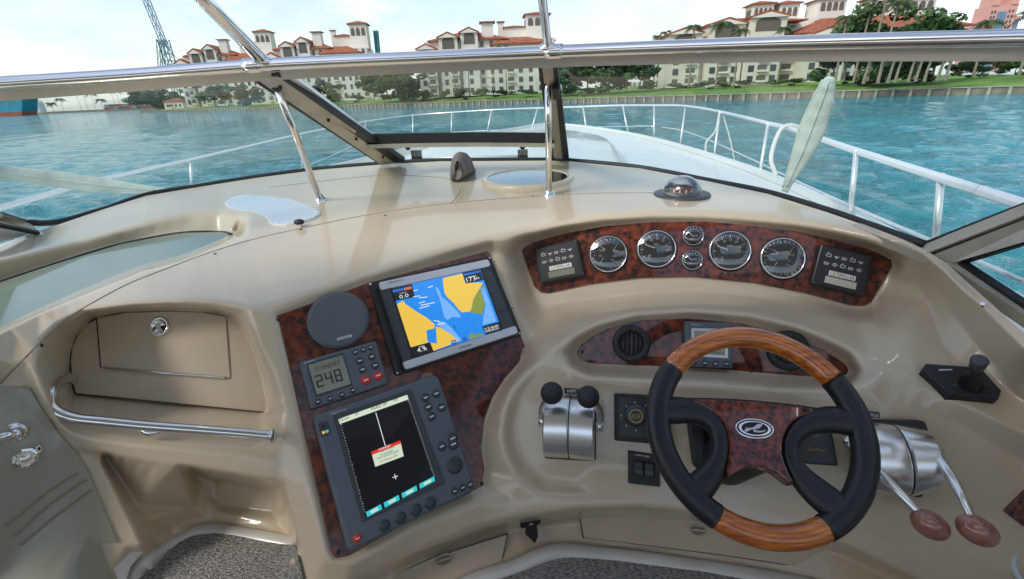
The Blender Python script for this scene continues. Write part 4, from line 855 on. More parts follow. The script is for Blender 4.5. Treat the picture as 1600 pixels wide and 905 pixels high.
def edge(S, ua, ub, n): return np.array([ray((u, i3(S, u)[0]))/i3(S, u)[1] for u in np.linspace(ua, ub, n)])
def pane(name, t0, t1, b0, b1, n=24, BP=None, TPp=None):
    A = edge(RCS, t0, t1, n) if TPp is None else TPp; B = edge(GLS, b0, b1, n) if BP is None else BP; K = 5; V = []
    for k in range(K): V.append(A+(B-A)*k/(K-1))
    nn = unit(np.cross(A[n//2]-A[0], B[n//2]-A[n//2])); nn = nn if nn@(-A[n//2]) > 0 else -nn
    F_ = [(k*n+i, k*n+i+1, (k+1)*n+i+1, (k+1)*n+i) for k in range(K-1) for i in range(n-1)]; V = np.concatenate(V); m = len(V)
    rim = [i for i in range(n)]+[(k+1)*n-1 for k in range(1, K)]+[(K-1)*n+i for i in range(n-2, -1, -1)]+[k*n for k in range(K-2, 0, -1)]
    ff_ = F_+[tuple(i+m for i in q[::-1]) for q in F_]+[(rim[i], rim[i]+m, rim[(i+1) % len(rim)]+m, rim[(i+1) % len(rim)]) for i in range(len(rim))]
    return O(name, MB().add(np.vstack([V, V-nn*.006]), ff_), M['glass'], WS, True)
pane('glass_pane', -200, 405, -150, 612); pane('glass_pane', 868, 1755, 889, 1445, 30)
def gl(u, v):                                # depth of the glass between rail and base at a pixel
    vt, it = i3(RCS, u); vb, ib = i3(GLS, u); t = (v-vt)/(vb-vt); return 1/(it+(ib-it)*t)
mbarv = lambda u: 219-.0315*(u-575)+.00009*(u-575)**2
MBAR = np.array([pt(u, mbarv(u), gl(u, mbarv(u))) for u in np.linspace(572, 866, 24)])
pane('glass_pane', 420, 850, 0, 0, 24, BP=MBAR); pane('glass_pane', 0, 0, 622, 872, 24, TPp=MBAR)
# top rail: round polished tube above a flat headliner strip
up_ = np.array([0, -.25, 1.])
O('top_rail', sweep(RP, circ(.020, 16, ry=.016), up_), M['chrome'], WS, True)
dn = np.array([0, .62, -.42])
hd = MB(); O('header_strip', sweep(RP, [(-.008, -.037), (.006, -.037), (.008, -.011), (-.010, -.011)], np.array([0, -.35, 1.]), hd), M['header'], WS, False)
for u in (396, 866):
    P = edge(RCS, u-14, u+14, 4); O('rail_sleeve', sweep(P, circ(.0225, 16, ry=.019), up_), M['chrome'], WS, True)
O('base_gasket', tube(edge(GLS, 47, 1445, 90), .0105, 8), M['rubber'], WS, True)
def bar(pts, th, name, m, grow_=None): return O(name, slab([pt(*p) for p in pts], th), m, WS)
# left and right mullions: bronze faces with black glazing gasket
bar([(396,121,1.262),(434,120,1.262),(627,254,2.085),(594,256,2.085)], .03, 'mullion', M['bronze'])
bar([(424,119,1.258),(436,118,1.258),(633,253,2.075),(615,254,2.075)], .02, 'mullion_gasket', M['rubber'])
bar([(388,122,1.266),(393,121,1.266),(598,256,2.09),(591,256,2.09)], .02, 'mullion_gasket', M['rubber'])
for t in (.12, .5, .72, .93):
    u, v = 414+(612-414)*t, 121+(255-121)*t; s_ = 1/(1/1.258+(1/2.075-1/1.258)*t); O('bolt', ball(pt(u, v, s_*.999), .006, n=8, m=6), M['black'], WS, True)
bar([(846,97,1.255),(866,97,1.255),(888,249,2.05),(866,249,2.05)], .03, 'mullion', M['bronze'])
bar([(863,97,1.25),(870,97,1.25),(889,249,2.04),(879,249,2.04)], .02, 'mullion_gasket', M['rubber'])
bar([(840,99,1.262),(847,98,1.262),(868,249,2.06),(862,249,2.06)], .02, 'mullion_gasket', M['rubber'])
bar([(862,140,1.36),(873,140,1.36),(875,156,1.40),(864,156,1.40)], .02, 'latch', M['black'])
bar([(444,122,1.285),(457,119,1.285),(584,213,1.86),(574,215,1.86)], .012, 'vent_frame_edge', M['rail'])
O('center_bar', sweep(MBAR*1.0, [(-.012, -.02), (.012, -.02), (.012, .022), (-.012, .022)], (0, 0, 1)), M['rubber'], WS)
O('center_bar_trim', sweep(MBAR*.992+np.array([0, 0, -.022]), [(-.01, -.008), (.01, -.008), (.01, .006), (-.01, .006)], (0, 0, 1)), M['bronze'], WS)
for u in (629, 808):
    v = mbarv(u)+6; P = pt(u, v, gl(u, v)*.985); h_ = O('hinge', tube(np.array([P+[-.012, 0, .0], P+[.018, 0, -.012]]), .009, 8), M['black'], WS, True)
    O('knob', ball(P+np.array([.02, -.01, -.016]), .011, n=10, m=8), M['black'], WS, True)
for u, v in ((652, 246), (817, 245)):
    P = pt(u, v+4, 2.2); O('latch', box(P+np.array([0, 0, .018]), (.045, .03, .05)), M['black'], WS); O('latch_hook', tube(lin3([(u-4,v-2,2.18),(u-3,v-6,2.18),(u+2,v-7,2.18),(u+4,v-1,2.18)], 4), .006, 6), M['black'], WS, True)
O('vent_grab_bar', tube(np.array([pt(658,249,2.25), pt(738,247,2.27), pt(812,247,2.25)]), .014, 8), M['white'], WS, True)
# starboard corner posts and side window
bar([(1445,381,1.068),(1760,255,.80),(1760,275,.80),(1441,398,1.06)], .03, 'corner_post', M['bronze'])
bar([(1440,379,1.072),(1760,253,.805),(1760,260,.798),(1446,384,1.066)], .025, 'post_gasket', M['rubber'])
bar([(1441,398,1.062),(1760,274,.803),(1760,281,.803),(1446,402,1.062)], .02, 'post_gasket', M['gap'])
bar([(1448,402,1.058),(1760,282,.80),(1760,331,.795),(1484,412,1.03)], .03, 'corner_post', M['bronze'])
bar([(1500,409,1.02),(1760,329,.797),(1760,336,.792),(1514,411,1.015)], .025, 'post_gasket', M['rubber'])
bar([(1476,410,1.035),(1512,408,1.02),(1760,570,.79),(1760,596,.775)], .03, 'side_sill', M['bronze'])
bar([(1498,410,1.018),(1512,409,1.015),(1760,567,.785),(1760,580,.775)], .025, 'side_gasket', M['rubber'])
bar([(1512,409,1.02),(1760,335,.8),(1760,568,.8)], .006, 'glass_pane', M['glass'])
bar([(1332,351,1.19),(1345,349,1.19),(1445,386,1.068),(1478,410,1.035),(1452,402,1.05),(1395,378,1.10)], .02, 'sill', M['bronze'])
# port corner post
bar([(-150,290,1.2),(0,334,1.5),(48,349,1.58),(60,361,1.585),(0,344,1.49),(-150,318,1.19)], .03, 'corner_post', M['bronze'])
bar([(-150,286,1.205),(0,330,1.505),(50,346,1.585),(47,351,1.58),(0,337,1.495),(-150,296,1.195)], .02, 'post_gasket', M['rubber'])
bar([(-150,318,1.185),(0,345,1.48),(60,362,1.575),(-150,420,1.2)], .03, 'side_sill', M['bronze'])
O('side_gasket', tube(np.array([pt(-150,345,1.18), pt(0,352,1.44), pt(59,364,1.56)]), .008, 6), M['rubber'], WS)
# ---- stays from the windscreen to the dash
def stay(a, b, r, label):
    P, Q = pt(*a), sh(b[0], b[1], 0); t = thing('windscreen_stay', label, 'support tube', Q, 'steel stays between dash and windscreen')
    O('tube', tube(np.array([P, (P+Q)/2, Q]), r, 12), M['chrome'], t, True); pl = shp(b[0], b[1], 6); O('foot', lathe(pl, (0, 0), [(.021, -.004), (.021, .004), (.017, .008), (.013, .012), (.012, .02), (0, .02)], 20), M['chrome'], t, True)
    O('end_fitting', ball(P, (.016, .014, .016), n=12, m=8), M['black'], t, True)
stay((432,135,1.335), (501,313), .0108, 'slanting steel stay standing on the dash at left'); stay((856,118,1.36), (858,305), .0098, 'upright steel stay standing on the dash beside the round hatch')
# ---- hardtop above the helm with its two poles
HT = thing('hardtop', 'beige hardtop over the helm carried on polished poles from the windscreen rail', 'hardtop', (-.2, -.8, .44))
xL, xR, yF, yB = .14, 1.0, .20, -.42             # unseen roof opening, added and placed so the gauges reflect sky
def roof(o_, nm_):
    hp = Plane((0, 0, -1), (0, 0, .44)); P_ = np.array([(x, y, .44) for x, y in o_], float)-hp.P; xy = np.stack([P_@hp.ex, P_@hp.ey], -1); O(nm_, prism_xy(hp, xy, -.07, 0, .004), M['headliner'], HT)
roof([(-1.4, .56), (-.9, .60), (.0, .62), (.8, .60), (1.3, .54), (1.4, yF), (-1.6, yF)], 'roof_panel'); roof([(-1.6, yF-.002), (xL, yF-.002), (xL, yB), (-1.7, yB)], 'roof_panel'); roof([(xR, yF-.002), (1.4, yF-.002), (1.45, yB), (xR, yB)], 'roof_panel')
roof([(-1.7, yB-.002), (1.45, yB-.002), (1.5, -.8), (1.45, -1.25), (-1.75, -1.25), (-1.75, -.8)], 'roof_panel')
O('added_hatch_frame', tube(np.array([(xL, yB, .445), (xR, yB, .445), (xR, yF, .445), (xL, yF, .445), (xL, yB, .445)]), .012, 8, up=(0, 0, 1)), M['alu'], HT)  # frame of the added roof opening, out of view
def pole(a, b, r, nm_):
    P, Q = pt(*a), pt(*b); d = (P-Q); P2 = Q+d*((.45-Q[2])/d[2]); O(nm_, tube(np.array([Q, (Q+P2)/2, P2]), r, 14), M['chrome'], HT, True); O('pole_foot', ball(Q, (.026, .02, .016), n=14, m=8), M['chrome'], HT, True)
pole((318,0,1.09), (414,98,1.245), .0165, 'pole'); pole((847.5,0,1.1), (856.5,76,1.235), .0105, 'pole')
# ---- rest of the cockpit behind the viewer: floor, sides, seat back
def cockpit():
    c = thing('cockpit', 'beige cockpit sides and bench behind the helm', 'cockpit', (0, -1, -1.1))
    O('sole', box((-.1, -1.4, -1.08), (3.9, 4.0, .06)), M['carpet'], c)
    for x, y0, y1, z in ((-2.05, -3.4, .2, -.35), (1.7, -3.4, .2, -.35)): O('coaming', box((x, (y0+y1)/2, -.55), (.12, y1-y0, 1.2)), M['headliner'], c)
    O('bench_back', box((0, -1.5, -.6), (2.9, .25, .9)), M['headliner'], c); O('bench_cushion', box((0, -1.1, -.85), (2.9, .55, .3)), M['headliner'], c)
    O('aft_bulkhead', box((-.15, -3.4, -.65), (3.5, .1, .9)), M['headliner'], c)
cockpit()
# ---- canvas covered wipers outside the glass
def cover(K, wmax, name, label, up, prof):
    P = lin3(K, 10); n = len(P); t = np.linspace(0, 1, n); w_ = np.interp(t, [a for a, b in prof], [b for a, b in prof])*wmax
    c = thing(name, label, 'cover', P[-1], 'pale green canvas covers outside the windscreen')
    wob = 1+.12*np.sin(t*23)+.08*np.sin(t*51+1)
    O('sleeve', sweep(P, circ(1, 18, ry=1), up, scale=np.stack([w_, w_*.42*wob], -1)), M['canvas'], c, True)
    T = np.gradient(P, axis=0); S = np.cross(T, np.broadcast_to(up, P.shape)); S /= np.linalg.norm(S, axis=1)[:, None]; Un = np.cross(S, T); Un /= np.linalg.norm(Un, axis=1)[:, None]
    sg = np.sign((Un*-P).sum(1))[:, None]
    O('seam', tube((P+Un*sg*(w_*.44*wob)[:, None]+S*(w_*.1)[:, None])[3:-3], .004, 6), M['canvas'], c, True); O('edge_piping', tube((P+S*(w_*1.0)[:, None])[2:-2], .005, 6), M['canvas'], c, True)
    return P
vd = unit(-pt(1265, 200, 1.6))
P = cover([(1297,120,1.50),(1290,146,1.53),(1276,185,1.58),(1258,232,1.63),(1240,270,1.67),(1226,300,1.70)], .039, 'wiper_cover', 'upright pale green canvas cover standing beyond the starboard glass', vd, [(0,.22),(.03,.42),(.12,.55),(.3,.82),(.48,1),(.62,.8),(.78,.5),(.92,.32),(1,.28)])
cover([(-120,243,1.75),(0,267,1.9),(70,277,1.98),(140,286,2.05),(200,293,2.1),(262,299,2.12)], .036, 'wiper_cover', 'long pale green canvas cover lying across the port glass at left', unit(-pt(100, 280, 2)), [(0,.7),(.3,.75),(.5,.9),(.72,.75),(.9,.5),(1,.35)])
# ------------------------------------------------------------------ burl panels
def mtag(o, t): o['label'] = t; return o
O('burl_panel', prism(PL, panL_px, -.012, .006, .0015), M['burl'], CON)
O('burl_panel', prism(PI, panI_px, -.012, .008, .0015), M['burl'], CON)
O('burl_panel', prism(PM, panM_px, -.012, .008, .0015), M['burl'], CON)
def screw(pl, px, h=.008, r=.0042, parent=None, m=None):
    c = pl.q(np.array(px, float), h); return O('screw', lathe(pl, c, [(r, h-.002), (r, h+.0008), (r*.7, h+.0022), (0, h+.0024)], 12), m or M['black'], parent or CON, True)
for px in ((435,499),(819,551),(528,863),(753,756),(595,585)): screw(PL, px, .006)
for px in ((1222,362),(1036,426),(1127,427),(1222,443),(1317,465),(1369,444),(949,431),(1362,396)): screw(PI, px)
for px in ((1174,580),(1320,583),(1036,505),(910,550)): screw(PM, px)
class Out:                                    # collects flat prints on one plane
    def __init__(s, pl, parent): s.pl = pl; s.p = parent
    def poly(s, px, h, m, name, t=.0006): return O(name, prism(s.pl, px, h-t, h), m, s.p)
def button(pl, px, rpx, h, m, parent, lab=None, hh=.0035, ry=None, mk=True):
    c = pl.q(np.array(px, float), h); r = np.linalg.norm(pl.q(np.array([px[0]+rpx, px[1]], float), h)-c)
    o = O('button', lathe(pl, c, [(r*1.14, h-.001), (r*1.12, h+.0004), (r, h+.0006), (r*.96, h+hh*.8), (r*.8, h+hh), (0, h+hh*1.05)], 20), m, parent, True)
    if lab: o['label'] = lab
    if mk: O('legend', prism_xy(pl, c+np.array([[-.55, -.16], [.55, -.16], [.55, .16], [-.55, .16]])*r, h+hh*.9, h+hh*1.12), M['whitep'] if m is not M['red'] else M['whitep'], o)
    return o
# ------------------------------------------------------------------ chart plotter
g = thing('chart_plotter', 'silver and black chart plotter with a blue and yellow chart on its lit screen', 'chart plotter', PL.w(PL.q(np.array((700., 575)), 0), 0))
O('mount_plate', prism(PL, rnd([(576,442),(766,400),(816.5,523.5),(618.5,588)], 6), .004, .013, .002), M['black'], g)
H = .034; cs = rnd([(592,440.5),(763.5,404),(810,521),(634,578.5)], 7)
O('case', prism(PL, cs, .008, H, .006), M['dgrey'], g)
O('trim_strip', prism(PL, rnd([(592,441),(763,404.5),(767.5,416),(596,453.5)], 4), H-.006, H+.0035, .002), M['silver'], g)
O('trim_strip', prism(PL, rnd([(629,566),(806,508.5),(810.3,520.5),(634.5,578)], 4), H-.006, H+.0035, .002), M['silver'], g)
O('screen_bezel', prism(PL, [(609.5,451),(752,418.5),(787.5,517.5),(644.5,561)], H-.004, H+.001, .0), M['black'], g)
gz_ = lambda p: [(600+x/6.032, 410+y/6.032) for x, y in p]
HS = H+.0018; S = Out(PL, g)
S.poly(gz_([(72,245),(905,62),(1110,640),(285,893)]), HS, M['s_blue'], 'screen')
Q = Out(PL, g); e1 = HS+.0006
Q.poly(gz_([(490,230),(520,260),(545,330),(600,370),(690,460),(722,500),(718,520),(640,515),(600,545),(570,520),(545,420),(520,320),(490,265)]), e1, M['s_lblue'], 'chart_shoal')
Q.poly(gz_([(510,560),(570,560),(640,620),(735,735),(700,745),(600,650),(500,590)]), e1, M['s_lblue'], 'chart_shoal')
Q.poly(gz_([(905,240),(945,235),(1060,555),(930,590),(940,500),(960,400)]), e1, M['s_lblue'], 'chart_shallows')
Q.poly(gz_([(555,150),(740,105),(765,195),(935,190),(890,265),(845,340),(820,450),(800,465),(735,472),(700,440),(660,385),(600,330),(572,290),(560,220)]), e1+.0006, M['s_yel'], 'chart_land')
Q.poly(gz_([(820,455),(845,345),(890,270),(940,210),(950,240),(915,300),(955,390),(925,490),(800,470)]), e1, M['s_grn'], 'chart_marsh')
Q.poly(gz_([(122,395),(180,360),(205,395),(300,460),(400,520),(480,585),(470,625),(400,640),(408,745),(440,755),(252,800)]), e1, M['s_yel'], 'chart_land')
Q.poly(gz_([(490,605),(540,620),(620,670),(715,735),(600,785),(465,835),(440,760),(500,765)]), e1, M['s_yel'], 'chart_land')
Q.poly(gz_([(800,690),(830,660),(850,690),(900,665),(945,685),(850,712),(812,725)]), e1, M['s_grn'], 'chart_marsh')
for p in ([(72,245),(262,205),(290,325),(108,362)],[(735,98),(900,62),(940,165),(775,200)],[(252,802),(432,752),(468,838),(285,893)],[(925,605),(1085,560),(1112,640),(960,683)]): Q.poly(gz_(p), e1+.001, M['s_blk'], 'data_box')
for p, m in (([(80,262),(190,240),(196,262),(86,286)],'s_bar'),([(190,240),(256,226),(262,250),(196,264)],'s_or'),([(748,108),(900,76),(906,94),(754,130)],'s_bar'),([(630,738),(678,728),(684,768),(638,780)],'s_dbl'),([(732,708),(778,698),(786,735),(740,748)],'s_dbl')): Q.poly(gz_(p), e1+.0014, M[m], 'data_bar', .0004)
mb = MB()
for s_, a, b_, hp_ in (('0.0', (150,344), (236,324), 34), ('173', (785,188), (868,166), 40), ('M', (872,164), (898,158), 20), ('4.9', (320,852), (398,828), 40), ('k', (396,830),(408,827), 30), ('SPEED', (330,806), (382,791), 10), ('HEADING', (790,150), (872,130), 10), ('COURSE', (145,300), (210,286), 9), ('N 25.46.081', (950,640), (1080,605), 19), ('W80.08.531', (955,665), (1085,628), 19), ('MENU', (640,760),(676,752), 12)): 
    (a, b_) = gz_([a, b_]); text(PL, s_, a, b_, hp_/6.03, e1+.0018, None, None, mb)
for a, b_ in (((330,335),(410,325)),((330,385),(388,368)),((345,405),(480,378)),((335,432),(430,408)),((415,238),(462,222)),((275,325),(340,315)),((470,548),(530,558)),((505,585),(575,572)),((280,268),(318,260))):
    (a, b_) = gz_([a, b_]); mb.add(*(lambda m: (np.concatenate(m.v), m.f))(prism(PL, [(a[0], a[1]-.5), (b_[0], b_[1]-.5), (b_[0], b_[1]+.6), (a[0], a[1]+.6)], e1+.001, e1+.0014)))
O('screen_lettering', mb, M['s_wht'], g, kind='stuff')
mb = MB()
for i in range(70):
    x = 300+rng.random()*760; y = 200+rng.random()*480; (c,) = gz_([(x, y)])
    if 545 < x < 930 and y < 470 or x < 480 and y > 420: continue
    prism(PL, [(c[0]-.5, c[1]-.4), (c[0]+.5, c[1]-.55), (c[0]+.55, c[1]+.4), (c[0]-.45, c[1]+.5)], e1, e1+.0008, 0, mb)
O('chart_soundings', mb, M['s_dbl'], g, kind='stuff'); Q.poly(gz_([(655,592),(662,600),(668,622),(658,615)]), e1+.0012, M['s_blk'], 'boat_cursor')
text(PL, 'GARMIN', (717,546.5), (737,540.5), 3.6, H+.0039, M['dgrey'], g); text(PL, 'GPSMAP 4212', (607,443.5), (631,438), 2.6, H+.0039, M['dgrey'], g)
button(PL, (763, 418.5), 2.2, H, M['dgrey'], g, mk=False); O('card_slot', prism(PL, [(778,487.5),(802,480.5),(802.6,482),(778.6,489)], H-.001, H+.0008), M['black'], g)
for px in ((579,444.5),(765,403),(812,521),(621,583)): screw(PL, px, .013, .003, g, M['chrome'])
# ------------------------------------------------------------------ loudspeaker
c = PL.q(np.array((528.3, 499.5)), .01); R_ = np.linalg.norm(PL.q(np.array((577., 499.5)), .01)-c); Rv = np.linalg.norm(PL.q(np.array((528.3, 455.)), .01)-c)
g = thing('loudspeaker', 'round blue grey loudspeaker with perforated grille at upper left of the burl panel', 'loudspeaker', PL.w(c, 0))
spx = np.array([(528.3+49*math.cos(t), 499.5-44.6*math.sin(t)-.06*49*math.cos(t)) for t in np.linspace(0, 2*math.pi, 48, endpoint=False)])
O('ring', prism(PL, spx, .004, .016, .005), M['grey'], g)
sm_ = mat('speaker_mesh', (.10, .12, .13), .5); T = sm_.node_tree; bs = T.nodes['Principled BSDF']; v_ = T.nodes.new('ShaderNodeTexVoronoi'); v_.inputs['Scale'].default_value = 330; v_.inputs['Randomness'].default_value = .15; tcn = T.nodes.new('ShaderNodeTexCoord')
r_ = T.nodes.new('ShaderNodeValToRGB'); r_.color_ramp.elements[0].position = .25; r_.color_ramp.elements[0].color = (.012, .014, .016, 1); r_.color_ramp.elements[1].position = .5; r_.color_ramp.elements[1].color = (.13, .155, .165, 1)
T.links.new(tcn.outputs['Object'], v_.inputs['Vector']); T.links.new(v_.outputs[0], r_.inputs[0]); T.links.new(r_.outputs[0], bs.inputs['Base Color'])
O('grille', prism(PL, (spx-spx.mean(0))*.945+spx.mean(0), .012, .0185, .004), sm_, g)
O('badge', prism(PL, rnd([(526,528.5),(549,522.5),(550.5,526.5),(527,532.5)], 2), .017, .0205, .0006), M['silver'], g); text(PL, 'CLARION', (529.5,531), (547.5,526.3), 2.2, .0208, M['dgrey'], g)
# ------------------------------------------------------------------ autopilot head
g = thing('autopilot_display', 'blue grey autopilot control head reading STANDBY 248 with two red buttons', 'autopilot display', PL.w(PL.q(np.array((540., 610)), 0), 0))
H = .026; az_ = lambda p: [(480+x/9.05, 560+y/9.05) for x, y in p]
O('case', prism(PL, rnd([(468,565.5),(588,532),(607,600),(486.5,640)], 4), .004, H, .005), M['grey'], g)
O('screen_frame', prism(PL, rnd([(478.5,568),(536.5,550.5),(551,602),(493,621)], 3), H-.003, H+.0012, .001), M['silver'] if False else M['dgrey'], g)
O('screen', prism(PL, rnd([(481.5,570.5),(535,554.5),(548.5,600),(495,617)], 2), H, H+.0022, .0005), M['lcd'], g)
mb = MB(); text(PL, 'STANDBY', (492,581.3), (532.5,568.8), 7.2, H+.0026, None, None, mb)
def seg(pl, A, B, ht, digs, h, mb, th=.16):       # seven segment numerals between two base line pixels
    a, b_ = pl.q(np.array(A, float), h), pl.q(np.array(B, float), h); dx = b_-a; ln = np.linalg.norm(dx); ex = dx/ln; ey = np.array([-ex[1], ex[0]]); hh = ln*ht/np.hypot(B[0]-A[0], B[1]-A[1]); w_ = ln/len(digs)
    SEG = {'0': 'abcdef', '2': 'abged', '4': 'fgbc', '8': 'abcdefg', '3': 'abgcd', '1': 'bc', '6': 'afgedc', '5': 'afgcd', '7': 'abc', '9': 'abcdfg'}
    for i, d in enumerate(digs):
        o = a+ex*w_*i; W2 = w_*.74; t = w_*th
        B_ = dict(a=(0, hh-t, W2, hh), d=(0, 0, W2, t), g=(0, hh/2-t/2, W2, hh/2+t/2), f=(0, hh/2, t, hh), e=(0, 0, t, hh/2), b=(W2-t, hh/2, W2, hh), c=(W2-t, 0, W2, hh/2))
        for k in SEG.get(d, ''):
            x0, y0, x1, y1 = B_[k]; pp = np.array([(x0, y0), (x1, y0), (x1, y1), (x0, y1)]); prism_xy(pl, o+pp[:, :1]*ex+pp[:, 1:]*ey, h-.0003, h, 0, mb)
seg(PL, (496.5,606.5), (540,593), 21, '248', H+.0026, mb, .17); O('screen_lettering', mb, M['lcdd'], g, kind='stuff')
text(PL, 'Raytheon', (476,569.5), (494,563.5), 3.2, H+.0004, M['whitep'], g)
for px, r, m in (((555,550.5),4.2,'dgrey'),((567.5,546.5),4,'dgrey'),((579,543),3.8,'dgrey'),((562,564),5.4,'dgrey'),((581,557.5),5.4,'dgrey'),((566.5,577.5),5.4,'dgrey'),((586,571),5.6,'dgrey'),((571.5,594),7,'red'),((590.5,587),6.8,'red'),((496.5,628),4.2,'dgrey'),((515.7,623),4.2,'dgrey'),((534,617),4.2,'dgrey'),((551.5,610),4.3,'dgrey')):
    button(PL, px, r, H, M[m], g, 'red button' if m == 'red' else None)
# ------------------------------------------------------------------ radar display
g = thing('radar_display', 'large blue grey radar display with a black screen headed HEAD UP', 'radar display', PL.w(PL.q(np.array((620., 820)), 0), 0))
H = .036; rz = lambda p: [(440+x/2.622, 560+y/2.622) for x, y in p]
O('case', prism(PL, rnd([(489,650),(684,583.5),(745.5,766),(545,863.5)], 12), .004, H, .006), M['grey'], g)
O('screen_bezel', prism(PL, [(520,650),(643,607.5),(696,755),(566,817)], H-.004, H+.0012, .0008), M['dgrey'], g)
O('screen', prism(PL, [(528.5,655.5),(636.4,617.2),(682,750.7),(571.6,810)], H, H+.0022, 0), M['scrblack'], g)
hs = H+.0028
def P2(px, m, name, dh=0, t=.0006): return O(name, prism(PL, px, hs+dh-t, hs+dh), M[m], g)
P2([(528.3,655.2),(636.2,617),(638.6,624),(531,662.6)], 's_pale', 'status_bar'); P2([(580,706),(625.5,688.5),(630.8,713),(586.5,729.5)], 's_pale', 'message_box', .0004); P2([(580,706),(625.3,688.2),(626.8,692.8),(581.4,711)], 's_red', 'message_title', .0008)
P2([(586.7,645),(587.7,644.7),(602.6,696.5),(601.6,697)], 's_wht', 'heading_line')
for i in range(4):
    t0, t1 = i/4+.02, (i+1)/4-.02; A, B = np.array((569.5,801.5)), np.array((680.5,743)); C, D2 = np.array((571.8,809.3)), np.array((682,750.5)); P2([A+(B-A)*t0, A+(B-A)*t1, C+(D2-C)*t1, C+(D2-C)*t0], 's_cyan', 'soft_key')
    P2([A+(B-A)*(t0+.06)+(.5, 1.8), A+(B-A)*(t1-.05)+(.5, 1.8), C+(D2-C)*(t1-.05)-(.5, 1.8), C+(D2-C)*(t0+.06)-(.5, 1.8)], 's_pale', 'soft_key_legend', .0005)
P2([(616,741),(617,740.6),(619,748.6),(618,749)], 's_wht', 'cursor'); P2([(613,746),(621.6,743.2),(621.9,744.2),(613.3,747)], 's_wht', 'cursor')
mb = MB()
for i in range(34):
    t = i/33; l_ = 2.4 if i % 5 == 0 else 1.4
    for A, B, dx in (((532,664),(569,800),1), ((639.5,626),(678.8,742.5),-1)):
        p = np.array(A)+(np.array(B)-np.array(A))*t; prism(PL, [p, p+np.array((dx*l_, -dx*l_*.36)), p+np.array((dx*l_+.1, -dx*l_*.36+.5)), p+np.array((.1, .5))], hs-.0006, hs, 0, mb)
O('range_ticks', mb, M['s_wht'], g, kind='stuff')
mb = MB(); text(PL, 'HEAD UP', (580.5,641.5), (605.5,632.5), 5.2, hs+.0006, None, None, mb); text(PL, '72nm', (530,659.5), (546,653.8), 4.6, hs+.0006, None, None, mb); text(PL, '37', (555.5,650), (561,648), 4.6, hs+.0006, None, None, mb); text(PL, 'RR', (616,627.5), (622,625.5), 4, hs+.0006, None, None, mb)
for s_, a, b_ in (('Press POWER', (593.5,708), (616,699.5)), ('to transmit', (595,712.5), (614.5,705.3)), ('Press & hold CLEAR', (590.5,718), (623,705.8)), ('for Scanner OFF', (594.5,723), (621,713))): text(PL, s_, a, b_, 3.3, hs+.0008, None, None, mb)
O('screen_lettering', mb, M['s_blk'], g, kind='stuff'); text(PL, 'STANDBY', (592,704.8), (611,697.3), 3.4, hs+.0012, M['s_wht'], g)
text(PL, 'Raytheon', (518.5,648.8), (541,641), 3.8, H+.0006, M['whitep'], g)
for px, r in (((664.5,621.5),6),((681.5,615),6),((669,636),6),((689.5,636.5),6),((674,651),6),((690,697.5),6.2),((707,685),7.2),((708,694),7.2),((710,767.5),4.7),((722.5,762),4.7),((734.5,757),4.7)): button(PL, px, r, H, M['dgrey'], g)
for px, r in (((600.5,821),8),((625.5,809),8),((650,797),8),((672.5,786),8)): button(PL, px, r, H, M['dgrey'], g, mk=False, hh=.006)
button(PL, (710.5,727), 11, H, M['dgrey'], g, 'round trackpad', mk=False, hh=.004); button(PL, (558.3,841), 6, H, M['red'], g, 'red power button')
O('indicator_plate', prism(PL, rnd([(496,662),(512,657),(518,678),(502.5,684)], 3), H-.001, H+.001), M['dgrey'], g)
for i, m in enumerate(('s_yel', 's_grn', 's_cyan')): O('colour_mark', prism(PL, [(503+i*3.4,674.5-i*1.1),(506+i*3.4,673.5-i*1.1),(507.2+i*3.4,677.5-i*1.1),(504.2+i*3.4,678.6-i*1.1)], H, H+.0016), M[m], g)
O('lamp', lathe(PL, PL.q(np.array((506., 667)), H), [(.004, H), (.0035, H+.002), (0, H+.0024)], 12), M['black'], g)
